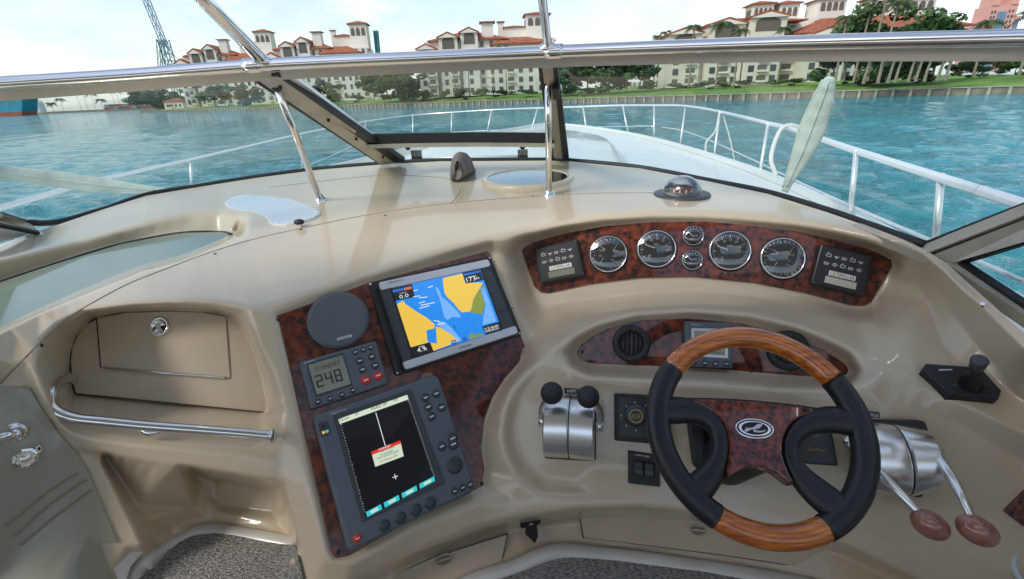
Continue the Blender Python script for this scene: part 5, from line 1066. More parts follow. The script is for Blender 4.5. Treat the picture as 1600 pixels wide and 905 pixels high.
# ------------------------------------------------------------------ gauges on the arched panel
def gauge(px, rpx, kind, label, idx):
    h = .008; c = PI.q(np.array(px, float), h+.006); r = .5*(np.linalg.norm(PI.q(np.array([px[0]+rpx, px[1]]), h+.006)-c)+np.linalg.norm(PI.q(np.array([px[0], px[1]-rpx*.95]), h+.006)-c)); big = rpx > 20
    g = thing('gauge', label, 'gauge', PI.w(c, 0), 'round instrument gauges on the arched burl panel')
    O('gasket', lathe(PI, c, [(r*1.06, h-.001), (r*1.06, h+.002), (r, h+.0025)], 40), M['rubber'], g, True)
    O('bezel', lathe(PI, c, [(r, h), (r*1.0, h+.005), (r*.99, h+.0085), (r*.955, h+.0105), (r*.92, h+.0085), (r*.905, h+.004)], 48), M['chrome'], g, True)
    O('dial', lathe(PI, c, [(r*.93, h+.004), (0, h+.0041)], 40), M['black'], g)
    mb = MB(); d = h+.0046
    def tick(a, r0, r1, w_): 
        e = np.array([math.cos(a), math.sin(a)]); t = np.array([-e[1], e[0]]); prism_xy(PI, c+np.array([e*r0-t*w_, e*r1-t*w_, e*r1+t*w_, e*r0+t*w_])*r, d-.0004, d, 0, mb)
    A = math.radians
    if kind == 'rpm':
        for i in range(9): tick(A(215-i*31), .66, .82, .018)
        for i in range(33): tick(A(215-i*7.75), .75, .82, .007)
        O('needle', prism_xy(PI, c+np.array([(-.62, .20), (-.60, .235), (.02, .03), (.02, -.03)])*r, d+.001, d+.002), M['whitep'], g)
        O('needle_hub', lathe(PI, c, [(r*.1, d), (r*.09, d+.003), (0, d+.0032)], 16), M['black'], g)
        q = c+np.array([-.42, -.52])*r; V, f = text_mesh('0'); mb.add(PI.w(q+V*.3*r, d), f); V, f = text_mesh('RPM'); mb.add(PI.w(c+np.array([-.14, .2])*r+V*.13*r, d), f)
        for s_, a in (('5', 155), ('10', 122), ('15', 90), ('20', 58), ('25', 26), ('30', -5)): V, f = text_mesh(s_); mb.add(PI.w(c+np.array([math.cos(A(a))*.55-.08, math.sin(A(a))*.55-.06])*r+V*.17*r, d), f)
    elif kind == 'quad':
        for cx, cy, a0 in ((-.36, .36, 100), (.36, .36, 10), (-.36, -.40, 190), (.36, -.40, 280)):
            for i in range(7): a = A(a0+i*17); e = np.array([math.cos(a), math.sin(a)]); prism_xy(PI, c+(np.array([cx, cy])*.35+np.array([e*.62, e*.72, e*.72+[.03, .03], e*.62+[.03, .03]]))*r, d-.0004, d, 0, mb)
            s_ = 'OIL' if cy < 0 else 'TEMP'; V, f = text_mesh(s_); mb.add(PI.w(c+np.array([cx-.16, cy*.38])*r+V*.13*r, d), f)
            e0 = c+np.array([cx*.9, cy*.9])*r; dv_ = np.array([math.cos(A(a0+50)), math.sin(A(a0+50))]); nn = np.array([-dv_[1], dv_[0]]); prism_xy(PI, np.array([e0-dv_*.18*r+nn*.02*r, e0+dv_*.34*r, e0-dv_*.18*r-nn*.02*r]), d, d+.001, 0, mb)
    else:
        for i in range(11): tick(A(200-i*22), .62, .82, .03)
        O('needle', prism_xy(PI, c+np.array([(-.5, .34), (-.45, .40), (.04, -.04), (-.04, -.04)])*r, d+.001, d+.002), M['whitep'], g)
        V, f = text_mesh('VOLTS' if idx else 'FUEL'); mb.add(PI.w(c+np.array([-.28, -.4])*r+V*.2*r, d), f)
    O('dial_marks', mb, M['whitep'], g, kind='stuff')
    O('glass', lathe(PI, c, [(r*.92, h+.0085), (r*.8, h+.0105), (r*.6, h+.0128), (r*.35, h+.0142), (r*.15, h+.0147), (0, h+.0148)], 40), M['lens'], g, True)
gauge((950.4,397), 30, 'quad', 'large four needle gauge between the left black alarm module and the left tachometer', 0)
gauge((1026,389), 31, 'rpm', 'left tachometer dial with thin white needle, left of the two small gauges', 0)
gauge((1083,368.4), 16.3, 'small', 'upper of the two small gauges in the middle of the arched panel', 0)
gauge((1081.5,406.6), 16.3, 'small', 'lower of the two small gauges in the middle of the arched panel', 1)
gauge((1140.6,391.6), 33, 'rpm', 'right tachometer dial with thin white needle, right of the two small gauges', 0)
gauge((1223,403.4), 35, 'quad', 'large four needle gauge beside the right black alarm module', 1)
# engine alarm modules
def module(q, sc, k, org, label, bright):
    g = thing('alarm_module', label, 'alarm panel', PI.w(PI.q(np.array(q).mean(0), 0), 0), 'black engine alarm modules at the ends of the arched panel')
    H = .026; O('case', prism(PI, rnd(q, 4), .004, H, .004), M['black'], g)
    A = [PI.q(np.array(p, float), H) for p in q]
    def mp(a, b_): return (A[0]*(1-a)+A[1]*a)*(1-b_)+(A[3]*(1-a)+A[2]*a)*b_
    def quad(a0, b0, a1, b1, h0, h1, mb): return prism_xy(PI, np.array([mp(a0, b0), mp(a1, b0), mp(a1, b1), mp(a0, b1)]), h0, h1, 0, mb)
    O('face', quad(.07, .07, .93, .93, H-.001, H+.0008, MB()), M['blackm'], g)
    icons = {0: [(0, 0, 1, .12), (0, .5, 1, .62), (0, 0, .12, .62), (.88, 0, 1, .62), (.3, -.3, .42, .0)], 1: [(0, .25, 1, .4), (.35, .4, .65, .7)], 2: [(0, .1, .14, .7), (.3, .1, .44, .7), (.6, .1, .74, .7), (.8, .3, 1, .42)], 3: [(.3, 0, .7, .12), (.3, .55, .7, .67), (.18, .12, .3, .55), (.7, .12, .82, .55), (-.05, .28, .12, .38), (.88, .28, 1.05, .38), (.42, .26, .58, .42)]}
    mb = MB()
    for r_ in range(2):
        for i in range(5):
            a0 = .14+i*.15+r_*.0; b0 = .20+r_*.19
            for x0, y0, x1, y1 in icons[(i+r_*2+(i > 2)) % 4]: quad(a0+x0*.10, b0+y0*.12, a0+x1*.10, b0+y1*.12, H+.0006, H+.0013, mb)
    O('warning_icons', mb, M['silver'], g, kind='stuff')
    O('name_plate', quad(.27, .585, .76, .70, H, H+.0016, MB()), M['whitep'], g)
    mb = MB(); a, b_ = mp(.295, .685), mp(.735, .685); V, f = text_mesh('CATERPILLAR'); V = V-V.min(0); V = V/V.max(0); up = mp(.5, .60)-mp(.5, .685); mb.add(PI.w(a+V[:, :1]*(b_-a)+V[:, 1:]*up, H+.002), f); O('name_lettering', mb, M['blackp'], g)
    tri = np.array([mp(.345, .69), mp(.40, .69), mp(.372, .64)]); O('name_mark', prism_xy(PI, tri, H+.0016, H+.0023), M['yellowp'], g)
    O('readout', quad(.23, .73, .80, .89, H, H+.0016, MB()), M['lcdlit'] if bright else M['lcd'], g)
    for a, b_ in ((.95, .05), (.05, .95), (.95, .95), (.05, .05)):
        cc = mp(a, b_); O('screw', lathe(PI, cc, [(.0025, H-.002), (.0025, H+.0006), (0, H+.001)], 10), M['dgrey'], g)
module([(834.4,388),(902,372.5),(914.4,431),(843,444)], 5, 5, 0, 'black alarm module with dim grey readout at the left end of the arched panel', False)
module([(1283,380.5),(1366,398),(1352,464.5),(1266.5,443.5)], 5, 5, 0, 'black alarm module with pale lit readout at the right end of the arched panel', True)
# ------------------------------------------------------------------ oval panel: vents and depth display
def vent(px, rpx, label, rx=1.0):
    h = .008; c = PM.q(np.array(px, float), h); r = np.linalg.norm(PM.q(np.array([px[0]+rpx, px[1]]), h)-c)
    g = thing('air_vent', label, 'air vent', PM.w(c, 0), 'round black air vents on the oval panel')
    O('bezel', lathe(PM, c, [(r, h-.001), (r, h+.006), (r*.93, h+.012), (r*.72, h+.012), (r*.62, h+.006), (r*.6, h-.002)], 40), M['blackm'], g, True)
    O('throat', lathe(PM, c, [(r*.63, h+.0008), (0, h+.001)], 30), M['gap'], g)
    for i in range(5):
        x = (-.44+i*.22)*r; y = math.sqrt(max(0, (r*.56)**2-x*x)); O('vane', prism_xy(PM, c+np.array([(x-.035*r, -y), (x+.035*r, -y), (x+.05*r, y), (x-.02*r, y)]), h+.001, h+.007), M['dgrey'] if i == 2 else M['black'], g)
    O('cross_bar', prism_xy(PM, c+np.array([(-.57, -.04), (.57, -.04), (.57, .04), (-.57, .04)])*r, h+.001, h+.004), M['black'], g)
vent((986.4,537), 30, 'round black air vent left of the small display on the oval burl panel')
vent((1231,548), 34, 'round black air vent behind the wooden top of the steering wheel')
g = thing('depth_display', 'small blue grey instrument display with four buttons half hidden behind the wheel', 'display', PM.w(PM.q(np.array((1107., 576)), 0), 0)); H = .032
O('case', prism(PM, rnd([(1070.5,503),(1144,505.5),(1145,576),(1071,573)], 4), .004, H, .004), M['grey'], g)
dz = lambda p: [(1050+x/9.05, 490+y/9.05) for x, y in p]
O('screen_frame', prism(PM, rnd(dz([(275,205),(790,220),(795,635),(285,605)]), 2), H-.002, H+.0012, .0005), M['silver'], g); O('screen', prism(PM, dz([(310,245),(750,255),(752,592),(320,570)]), H, H+.002), M['lcd'], g)
mb = MB(); seg(PM, *dz([(600,500), (735,508)]), 13, '60', H+.0024, mb); text(PM, 'DEPTH', *dz([(560,565), (730,575)]), 3.2, H+.0024, None, None, mb); O('screen_lettering', mb, M['lcdd'], g, kind='stuff'); text(PM, 'Raytheon', *dz([(280,172), (415,176)]), 3, H+.0005, M['whitep'], g)
for p in dz([(308,675), (462,697), (614,707), (770,708)]): button(PM, p, 4.4, H, M['dgrey'], g)
# ------------------------------------------------------------------ lower face: shift lever, switches
fz = lambda p: [(820+x/5.657, 580+y/5.657) for x, y in p]
g = thing('shift_control', 'twin shift control with brushed metal drums and two black ball knobs', 'shift control', PF.w(PF.q(np.array((890., 715)), 0), 0))
O('base_gasket', prism(PF, rnd(fz([(165,330),(630,350),(628,800),(168,772)]), 5), -.012, .004, .001), M['rubber'], g)
def drum(pl, pxq, name, parent, bul, m):
    TL, TR, BR_, BL = [pl.q(np.array(p, float), .004) for p in pxq]; n = 18; V = []; f = []
    for i in range(n+1):
        t = i/n; a = math.pi*t; hh = bul*(math.sin(a)**.6) if 0 < t < 1 else 0; y = .5-.5*math.cos(a); y = t*.4+y*.6
        for L_, R_ in ((TL*(1-y)+BL*y, TR*(1-y)+BR_*y),):
            e = (R_-L_); iw = .05
            V += [pl.w(L_, .0), pl.w(L_, max(hh-.003, 0)), pl.w(L_+e*iw, hh), pl.w(R_-e*iw, hh), pl.w(R_, max(hh-.003, 0)), pl.w(R_, .0)]
    for i in range(n):
        for j in range(5): f.append((i*6+j, (i+1)*6+j, (i+1)*6+j+1, i*6+j+1))
    return smooth_angle(O(name, MB().add(V, f), m, parent), 35)
drum(PF, fz([(195,215),(405,215),(392,770),(180,758)]), 'drum', g, .062, M['alu']); drum(PF, fz([(412,222),(622,240),(617,795),(402,772)]), 'drum', g, .062, M['alu'])
def ballpx(pl, px, h, rpx, name, m, parent, sc=(1, 1, 1)):
    P = pl.w(pl.q(np.array(px, float), h), h); r = rpx*(P@fw)/F; return O(name, ball(P, np.array(sc)*r, n=28, m=18), m, parent, True), P, r
for (kx, ky), pts_ in ((fz([(238,194)])[0], [(160,440,.030),(148,370,.040),(160,300,.052),(200,240,.07)]), (fz([(560,228)])[0], [(660,480,.030),(668,400,.040),(650,330,.052),(610,270,.07)])):
    b_, P, r = ballpx(PF, (kx, ky), .085, 17.6, 'ball_knob', M['blackm'], g)
    L_ = [PF.w(PF.q(np.array(fz([(x, y)])[0]), h), h) for x, y, h in pts_]+[P]
    O('lever', sweep(spline(np.array(L_), 5), circ(.0105, 10, ry=.008), PF.ex), M['alu'], g, True)
    O('lever_hub', tube(np.array([L_[0]-PF.ex*.008, L_[0]+PF.ex*.008]), .014, 16, up=PF.n), M['alu'], g, True)
O('name_plate', prism(PF, fz([(350,150),(480,160),(475,208),(352,196)]), -.004, .006), M['black'], g); text(PF, 'SHIFT', *fz([(372,186), (455,192)]), 4.6, .0068, M['whitep'], g)
gz2 = lambda p: [(950+x/5.322, 600+y/5.322) for x, y in p]
g = thing('selector_panel', 'square black panel with round gold crested selector knob left of the wheel', 'control panel', PF.w(PF.q(np.array((1003., 690)), 0), 0)); H = .016
O('case', prism(PF, rnd(gz2([(50,82),(515,105),(520,515),(52,472)]), 3), -.006, H, .003), M['blackm'], g); O('face', prism(PF, gz2([(90,110),(480,130),(485,460),(92,430)]), H-.001, H+.0012), M['black'], g)
c = PF.q(np.array(gz2([(230,258)])[0]), H); r = np.linalg.norm(PF.q(np.array(gz2([(330,258)])[0]), H)-c)
O('knob', lathe(PF, c, [(r, H), (r*.97, H+.006), (r*.85, H+.014), (r*.7, H+.016), (0, H+.016)], 36), M['dgrey'], g, True); O('crest_ring', lathe(PF, c, [(r*.58, H+.0162), (r*.58, H+.0172), (r*.5, H+.0172), (r*.5, H+.0162)], 30), M['gold'], g)
V, f = text_mesh('ACR'); V = V-V.min(0); V = V/V.max(0)-.5; O('crest_lettering', MB().add(PF.w(c+V*np.array([.8, .36])*r, H+.0172), f), M['gold'], g)
mb = MB()
for x, y in ((222,155),(150,185),(108,262),(152,345),(232,385),(420,262),(315,180)): q = PF.q(np.array(gz2([(x, y)])[0]), H); prism_xy(PF, q+circ(.0022, 8), H, H+.0018, 0, mb)
O('position_marks', mb, M['gold'], g)
g = thing('rocker_switches', 'small black panel with two rocker switches below the selector panel', 'switches', PF.w(PF.q(np.array((1005., 757)), 0), 0)); H = .01
O('case', prism(PF, gz2([(165,560),(432,600),(432,858),(168,828)]), -.004, H, .002), M['blackm'], g)
for q in ([(215,640),(296,650),(296,768),(216,755)], [(302,650),(384,660),(384,776),(302,768)]): O('rocker', prism(PF, gz2(q), H-.001, H+.007, .003), M['black'], g); O('rocker_face', prism(PF, gz2([(q[3][0]+4, q[3][1]-50), (q[2][0]-4, q[2][1]-50), (q[2][0]-4, q[2][1]-6), (q[3][0]+4, q[3][1]-6)]), H+.006, H+.009, .001), M['dgrey'], g)
text(PF, 'TRIM TABS', *gz2([(225,595), (345,612)]), 2.6, H+.0006, M['whitep'], g)
g = thing('trim_panel', 'dark brown instrument box seen through the left opening of the steering wheel', 'control box', PF.w(PF.q(np.array((1100., 730)), 0), 0))
O('case', prism(PF, rnd([(1074,655),(1122,658),(1124,735),(1084,732)], 6), -.004, .028, .006), M['black'], g); O('window', prism(PF, rnd([(1098,664),(1116,666),(1117,712),(1103,722)], 4), .026, .030), M['scrblack'], g)
g = thing('engine_monitor', 'dark monitor panel with gold script seen through the right opening of the wheel', 'control panel', PF.w(PF.q(np.array((1275., 725)), 0), 0)); H = .016
O('case', prism(PF, rnd([(1226,668),(1301,677),(1310.5,729),(1232,723)], 3), -.004, H, .003), M['black'], g); O('face', prism(PF, [(1230,671),(1298,680),(1305,724),(1236,718)], H-.001, H+.0012), M['dgrey'], g)
text(PF, 'MONITOR', (1246,680.5), (1281,683), 4, H+.0018, M['gold'], g); text(PF, 'SeaRay', (1262,705), (1290,707.5), 7, H+.0018, M['gold'], g)
g = thing('ignition_switch', 'black ignition switch under the wheel hub', 'switch', PF.w(PF.q(np.array((1150., 750)), 0), 0)); O('body', prism(PF, rnd([(1132,733),(1156,734),(1155,752),(1134,751)], 4), -.004, .014, .003), M['black'], g); O('key', prism(PF, rnd([(1154,727),(1180,728),(1178,740),(1156,738)], 4), .0, .02, .003), M['black'], g)
# ------------------------------------------------------------------ steering wheel
wc = PW.q(np.array((1184.5, 669.)), 0); wz = lambda p: [(980+x/2.381, 500+y/2.381) for x, y in p]
SWH = thing('steering_wheel', 'black leather and varnished wood steering wheel with red burl hub and oval emblem', 'steering wheel', PW.w(wc, -.1))
RO = .2; RT = .0215; RM = RO-RT
def ang(px): d = PW.q(np.array(px, float), 0)-wc; return math.atan2(d[1], d[0])
def arc(a0, a1, name, m, fat=1.0, n=40):
    if a1 < a0: a1 += 2*math.pi
    t = np.linspace(a0, a1, n); P = np.array([PW.w(wc+RM*np.array([math.cos(x), math.sin(x)]), 0) for x in t]); T = np.array([-np.sin(t), np.cos(t)]).T
    mb = MB(); nn = 16; pr = circ(RT*fat, nn, ry=RT*fat*.9); V = []
    for x in t:
        e = np.array([math.cos(x), math.sin(x)])
        for a, b_ in pr: V.append(PW.w(wc+(RM+a)*e, b_))
    f = [(i*nn+j, (i+1)*nn+j, (i+1)*nn+(j+1) % nn, i*nn+(j+1) % nn) for i in range(n-1) for j in range(nn)]+[tuple(range(nn)), tuple(range((n-1)*nn, n*nn))]
    return O(name, mb.add(V, f), m, SWH, True)
aTL, aTR, aBL, aBR = ang((1044, 572)), ang((1306, 588)), ang((1116, 820)), ang((1298, 842))
gp_ = .007
arc(aTR, aTL, 'wood_grip', M['wood'], .98); arc(aBL, aBR, 'wood_grip', M['wood'], .98); arc(aTL+gp_, aBL-gp_, 'leather_grip', M['leather'], 1.04); arc(aBR+gp_, aTR-gp_, 'leather_grip', M['leather'], 1.04)
for a in (aTL, aTR, aBL, aBR): arc(a-gp_, a+gp_, 'joint_ring', M['gap'], .96, 3)
def arm(K, name):
    K = np.array(K, float); S = spline(K, 7); P = []; W_ = []
    for u, v, wd, h in S:
        c = PW.q(np.array((u, v)), h); P.append(PW.w(c, h)); s_ = (P[-1]@fw); W_.append(wd*.5*s_/F)
    W_ = np.array(W_); return O(name, sweep(np.array(P), circ(1, 18), PW.n, scale=np.stack([W_, np.full(len(W_), .0135)+W_*.1], -1)), M['leather'], SWH, True)
arm([(1030,641,40,0),(1052,641,43,0),(1076,642,40,.0),(1101,650,36,-.002),(1119,668,30,-.004),(1126,690,29,-.005),(1124,713,31,-.005),(1113,737,38,-.004),(1097,757,44,-.002),(1083,770,48,0),(1072,778,42,0)], 'spoke')
arm([(1352,662,42,0),(1328,659,45,0),(1296,656,42,0),(1262,662,36,-.002),(1241,679,30,-.004),(1233,698,28,-.005),(1237,721,30,-.005),(1252,745,38,-.004),(1274,767,47,-.002),(1298,786,50,0),(1316,794,42,0)], 'spoke')
hub = wz([(235,293),(320,294),(400,297),(480,303),(560,311),(640,320),(695,328),(692,345),(655,356),(620,376),(598,402),(585,432),(578,465),(578,500),(588,535),(603,568),(622,603),(604,608),(580,588),(555,568),(525,553),(495,546),(465,546),(435,552),(405,566),(375,586),(371,566),(378,520),(384,475),(382,440),(370,400),(348,366),(318,340),(282,322),(250,309)])
O('burl_cover', prism(PW, hub, -.014, .012, .004), M['burlw'], SWH)
O('hub_back', prism(PW, (np.array(hub)-np.array([[1180, 680]]))*1.035+np.array([[1180, 680]]), -.018, .001, .002), M['rubber'], SWH)
O('column', lathe(PW, PW.q(np.array((1190., 690)), 0), [(.055, -.2), (.05, -.06), (.045, -.02), (.045, -.012)], 30), M['rubber'], SWH, True)
ez = lambda p: [(1120+x/11.317, 630+y/11.317) for x, y in p]
def ell(cx, cy, rx, ry, tilt, n=40): a = np.linspace(0, 2*math.pi, n, endpoint=False); X, Y = rx*np.cos(a), ry*np.sin(a); return ez(np.stack([cx+X*math.cos(tilt)-Y*math.sin(tilt), cy+X*math.sin(tilt)+Y*math.cos(tilt)], -1))
O('emblem_ring', prism(PW, ell(670, 450, 345, 178, .12), .008, .0145, .001), M['chrome'], SWH); O('emblem_band', prism(PW, ell(670, 448, 318, 155, .12), .012, .0150), M['blackp'], SWH); O('emblem_inner_ring', prism(PW, ell(672, 448, 290, 132, .12), .012, .0155, .0005), M['chrome'], SWH); O('emblem_field', prism(PW, ell(675, 445, 238, 112, .10), .012, .0160), M['blackp'], SWH)
O('emblem_mark', prism(PW, ez([(480,492),(512,455),(530,418),(545,440),(580,440),(640,430),(700,385),(740,368),(815,370),(800,395),(770,430),(730,455),(690,458),(676,470),(690,485),(740,490),(800,488),(850,478),(872,462),(868,480),(835,508),(780,518),(720,520),(660,508),(648,492),(655,472),(640,462),(600,470),(560,492),(520,505)]), .0150, .0172), M['silver'], SWH)
# ------------------------------------------------------------------ throttle at the right
PT_ = Plane(nm(30, -18), ray((1420., 715))*.955)
g = thing('throttle_control', 'twin throttle control with brushed metal drums and two red brown stone knobs', 'throttle control', PT_.w(PT_.q(np.array((1420., 770)), 0), 0))
tz = lambda p: [(1280+x/2.478, 540+y/2.478) for x, y in p]
O('base_gasket', prism(PT_, rnd(tz([(160,290),(410,292),(452,410),(400,590),(200,570)]), 6), -.02, .002, .001), M['rubber'], g)
def barrel(K, name, m, b=.1):                 # drum seen from above: left edge and right edge outlines, bulging towards the viewer
    n = 18; V = []; f = []
    (a0, b0), (a1, b1) = K
    L0, L1 = PT_.q(np.array(a0, float), 0), PT_.q(np.array(a1, float), 0); R0, R1 = PT_.q(np.array(b0, float), 0), PT_.q(np.array(b1, float), 0)
    for i in range(n+1):
        t = i/n; y = .5-.5*math.cos(math.pi*t); y = .4*t+.6*y; hh = b*max(0, math.sin(math.pi*t))**.6
        Lp, Rp = L0*(1-y)+L1*y, R0*(1-y)+R1*y; e = Rp-Lp
        V += [PT_.w(Lp, 0), PT_.w(Lp, max(hh-.003, 0)), PT_.w(Lp+e*.06, hh), PT_.w(Rp-e*.06, hh), PT_.w(Rp, max(hh-.003, 0)), PT_.w(Rp, 0)]
    for i in range(n):
        for j in range(5): f.append((i*6+j, (i+1)*6+j, (i+1)*6+j+1, i*6+j+1))
    return smooth_angle(O(name, MB().add(V, f), m, g), 35)
barrel(((tz([(118,288)])[0], tz([(272,300)])[0]), (tz([(150,560)])[0], tz([(318,582)])[0])), 'drum', M['alu'], .07)
barrel(((tz([(278,300)])[0], tz([(395,318)])[0]), (tz([(325,582)])[0], tz([(420,560)])[0])), 'drum', M['alu'], .07)
def knob(px, h, rx, ry, tilt, pts_):
    P = PT_.w(PT_.q(np.array(px, float), h), h); s_ = P@fw; ex = PT_.ex*math.cos(tilt)-PT_.ey*math.sin(tilt); ey = PT_.ex*math.sin(tilt)+PT_.ey*math.cos(tilt); R = np.stack([ex, ey, PT_.n], 1)
    O('stone_knob', ball(P, (rx*s_/F, ry*s_/F, ry*s_/F), n=28, m=18, R=R), M['marble'], g, True)
    L_ = np.array([PT_.w(PT_.q(np.array(tz([(x, y)])[0]), hh), hh) for x, y, hh in pts_]+[P]); O('lever', sweep(spline(L_, 6), circ(.0085, 12, ry=.006), PT_.n, scale=np.linspace(1.35, .8, len(spline(L_, 6)))), M['chrome'] if False else M['alu'], g, True)
    O('lever_hub', ball(L_[0], .013, n=14, m=10), M['alu'], g, True)
knob((1453,820), .115, 27, 20.5, .45, [(120,375,.03),(160,420,.055),(240,500,.085),(330,590,.105)])
knob((1527,829), .125, 28.5, 21.5, .40, [(452,408,.045),(480,460,.07),(525,530,.09),(560,600,.11)])
O('name_plate', prism(PT_, tz([(160,253),(234,258),(236,281),(160,278)]), -.004, .004), M['black'], g); text(PT_, 'THROTTLE', *tz([(132,272), (230,276)]), 5, .0048, M['whitep'], g)
# ------------------------------------------------------------------ joystick for the thrusters
jz = lambda p: [(1360+x/3.48, 380+y/3.48) for x, y in p]
PJ = from3(sh(1445, 570), sh(1500, 612), sh(1560, 608)); PJ = Plane(PJ.n, sh(1503, 595))
g = thing('thruster_joystick', 'black joystick with rubber boot in a slanted rectangular housing at the right', 'joystick', PJ.w(PJ.q(np.array((1505., 610)), 0), 0)); H = .024
o_ = jz([(290,668),(312,650),(610,675),(718,800),(705,820),(440,800)]); lift = H
O('housing', prism(PJ, jz([(282,688),(305,652),(600,672),(717,800),(700,845),(432,822)]), -.012, .020, .004), M['blackm'], g)
O('recess', prism(PJ, jz([(420,702),(600,705),(690,795),(470,790)]), .016, .0206, 0), M['gap'], g); O('slot', prism(PJ, jz([(372,686),(445,684),(447,690),(374,693)]), .018, .0208), M['silver'], g)
cj = PJ.q(np.array(jz([(548,765)])[0]), .02); top = pt(*jz([(592,640)])[0], 1.0); s_ = (PJ.w(cj, .02)@fw)*.94; Pj = np.array([PJ.w(cj, .018), pt(*jz([(552,740)])[0], s_*1.035), pt(*jz([(565,700)])[0], s_*1.015), pt(*jz([(585,665)])[0], s_)])
kz = np.array([1.6, 1.5, 1.55, 1.3, 1.35, 1.1, 1.15, .9, .95, .75, .6, .55])*.0125; O('boot', sweep(np.array([Pj[0]+(Pj[2]-Pj[0])*t for t in np.linspace(0, 1, 12)]), circ(1, 16), PJ.ey, scale=kz), M['rubber'], g, True)
O('stick_head', sweep(np.array([Pj[2]+(pt(*jz([(598,632)])[0], s_*.985)-Pj[2])*t for t in (0, .3, .45, .9, 1)]), circ(1, 16), PJ.ey, scale=np.array([.5, .55, .95, 1.1, .85])*.0125), M['dgrey'], g, True)
O('lock_screw', lathe(PJ, PJ.q(np.array(jz([(460,775)])[0]), .02), [(.004, .018), (.004, .022), (0, .0225)], 10), M['dgrey'], g)
# ------------------------------------------------------------------ small things on the dash top
def disc_on(px, rpx, prof, name, m, parent, pl=None, n=48, aspect=1):
    pl = pl or shp(px[0], px[1], 14); c = pl.q(np.array(px, float), 0); r = np.linalg.norm(pl.q(np.array([px[0]+rpx, px[1]], float), 0)-c); return O(name, lathe(pl, c, [(a*r, h) for a, h in prof], n), m, parent, True), pl, c, r
pz = Plane((0, -.02, 1), sh(1065, 303)); g = thing('compass', 'clear domed compass on a round dark base on the dash top', 'compass', sh(1065, 303))
_, pl, c, r = disc_on((1065, 305), 45, [(1, -.01), (1.0, .003), (.98, .006), (.8, .008), (.66, .008)], 'base_ring', M['dgrey'], g, pz)
O('bowl', lathe(pl, c, [(.66*r, .008), (.6*r, .012), (.5*r, .011), (.5*r, .004), (0, .004)], 40), M['silver'], g, True)
O('card', lathe(pl, c, [(.40*r, .010), (.42*r, .026), (.36*r, .030), (0, .032)], 30), M['burlw'], g, True)
mb = MB()
for i in range(12): a = i*.5236; e = np.array([math.cos(a), math.sin(a)]); t_ = np.array([-e[1], e[0]]); P_ = [pl.w(c+e*.425*r+t_*d, h) for d, h in ((-.002, .013), (.002, .013), (.002, .024), (-.002, .024))]; mb.add(P_, [(0, 1, 2, 3)])
O('card_marks', mb, M['whitep'], g)
O('dome', lathe(pl, c, [(.68*r*math.cos(a), .008+.62*r*math.sin(a)) for a in np.linspace(0, math.pi/2, 14)], 40), M['dome'], g, True)
O('hood', lathe(pl, c, [(.60*r*math.cos(a), .010+.54*r*math.sin(a)) for a in np.linspace(.75, math.pi/2, 8)], 30), M['silver'], g, True)
pz = Plane((0, -.03, 1), sh(824, 283)); g = thing('round_hatch', 'round dark glass hatch in a white ring on the dash top, mirroring the sky', 'hatch', sh(824, 285))
_, pl, c, r = disc_on((824, 281), 72, [(1, -.01), (1, .006), (.97, .012), (.9, .014), (.87, .012), (.865, .008)], 'ring', M['gel'], g, pz, 64)
O('pane', lathe(pl, c, [(.87*r, .010), (.5*r, .0112), (0, .0116)], 48), M['mirror'], g, True)
for a in (2.0, 4.6): O('screw', lathe(pl, c+np.array([math.cos(a), math.sin(a)])*.93*r, [(.004, .012), (.003, .0155), (0, .016)], 10), M['chrome'], g)
g = thing('canvas_hood', 'taupe shark fin shaped canvas cover standing on the dash behind the center glass', 'cover', sh(718, 280))
zc = [(705,280),(705,262),(707,248),(712,240),(718,237),(724,239),(729,246),(733,256),(738,266),(735,270),(727,277),(720,280)]
Pn = unit(np.array([-.15, -1, .12])); pl = Plane(Pn, sh(716, 280)); xy = pl.q(np.array(zc, float), 0); mb = MB(); n = len(xy); V = []; f = []; rings = [(.0, .55, .0), (.03, .85, .002), (.06, 1, 0), (-.0, 1, 0)]
cc = np.array([xy[:, 0].mean(), xy[:, 1].min()])
for k, (h, sc_, _) in enumerate([(.055, .35, 0), (.05, .66, 0), (.03, .9, 0), (0, 1, 0), (-.06, .96, 0), (-.12, .7, 0), (-.15, .3, 0)]): q = cc+(xy-cc)*np.array([[sc_, .5+.5*sc_]]); V.append(pl.w(q, h))
for k in range(6):
    for i in range(n): f.append((k*n+i, k*n+(i+1) % n, (k+1)*n+(i+1) % n, (k+1)*n+i))
f.append(tuple(range(n))); O('cover', MB().add(np.concatenate(V), f), M['taupe'], g, True)
g = thing('speaker_cover', 'pale blue curved flat panel screwed to the dash top at left', 'cover panel', sh(430, 330)); zz5 = lambda p: [(400+x/3.2, 240+y/3.2) for x, y in p]
sp_ = zz5([(-155,248),(-120,225),(-60,210),(10,206),(90,215),(170,232),(250,258),(305,282),(318,298),(290,318),(220,340),(150,352),(95,353),(70,345),(60,325),(40,308),(0,292),(-60,283),(-130,270)])
pl = from3(sh(360, 318), sh(490, 325), sh(440, 345)); pl = Plane(pl.n, pl.P+pl.n*.002)
O('panel', prism(pl, rnd(sp_, 2, 2), -.004, .003, .001), M['lbl'], g); cs_ = np.array(sp_); cs_ = (cs_-cs_.mean(0))*np.array([1.025, 1.05])+cs_.mean(0); O('edge_trim', prism(pl, rnd(cs_, 2, 2), -.006, .0012, .001), M['white'], g)
for p in zz5([(108,345),(-100,246),(300,290)]): screw(pl, p, .003, .0035, g, M['chrome'])
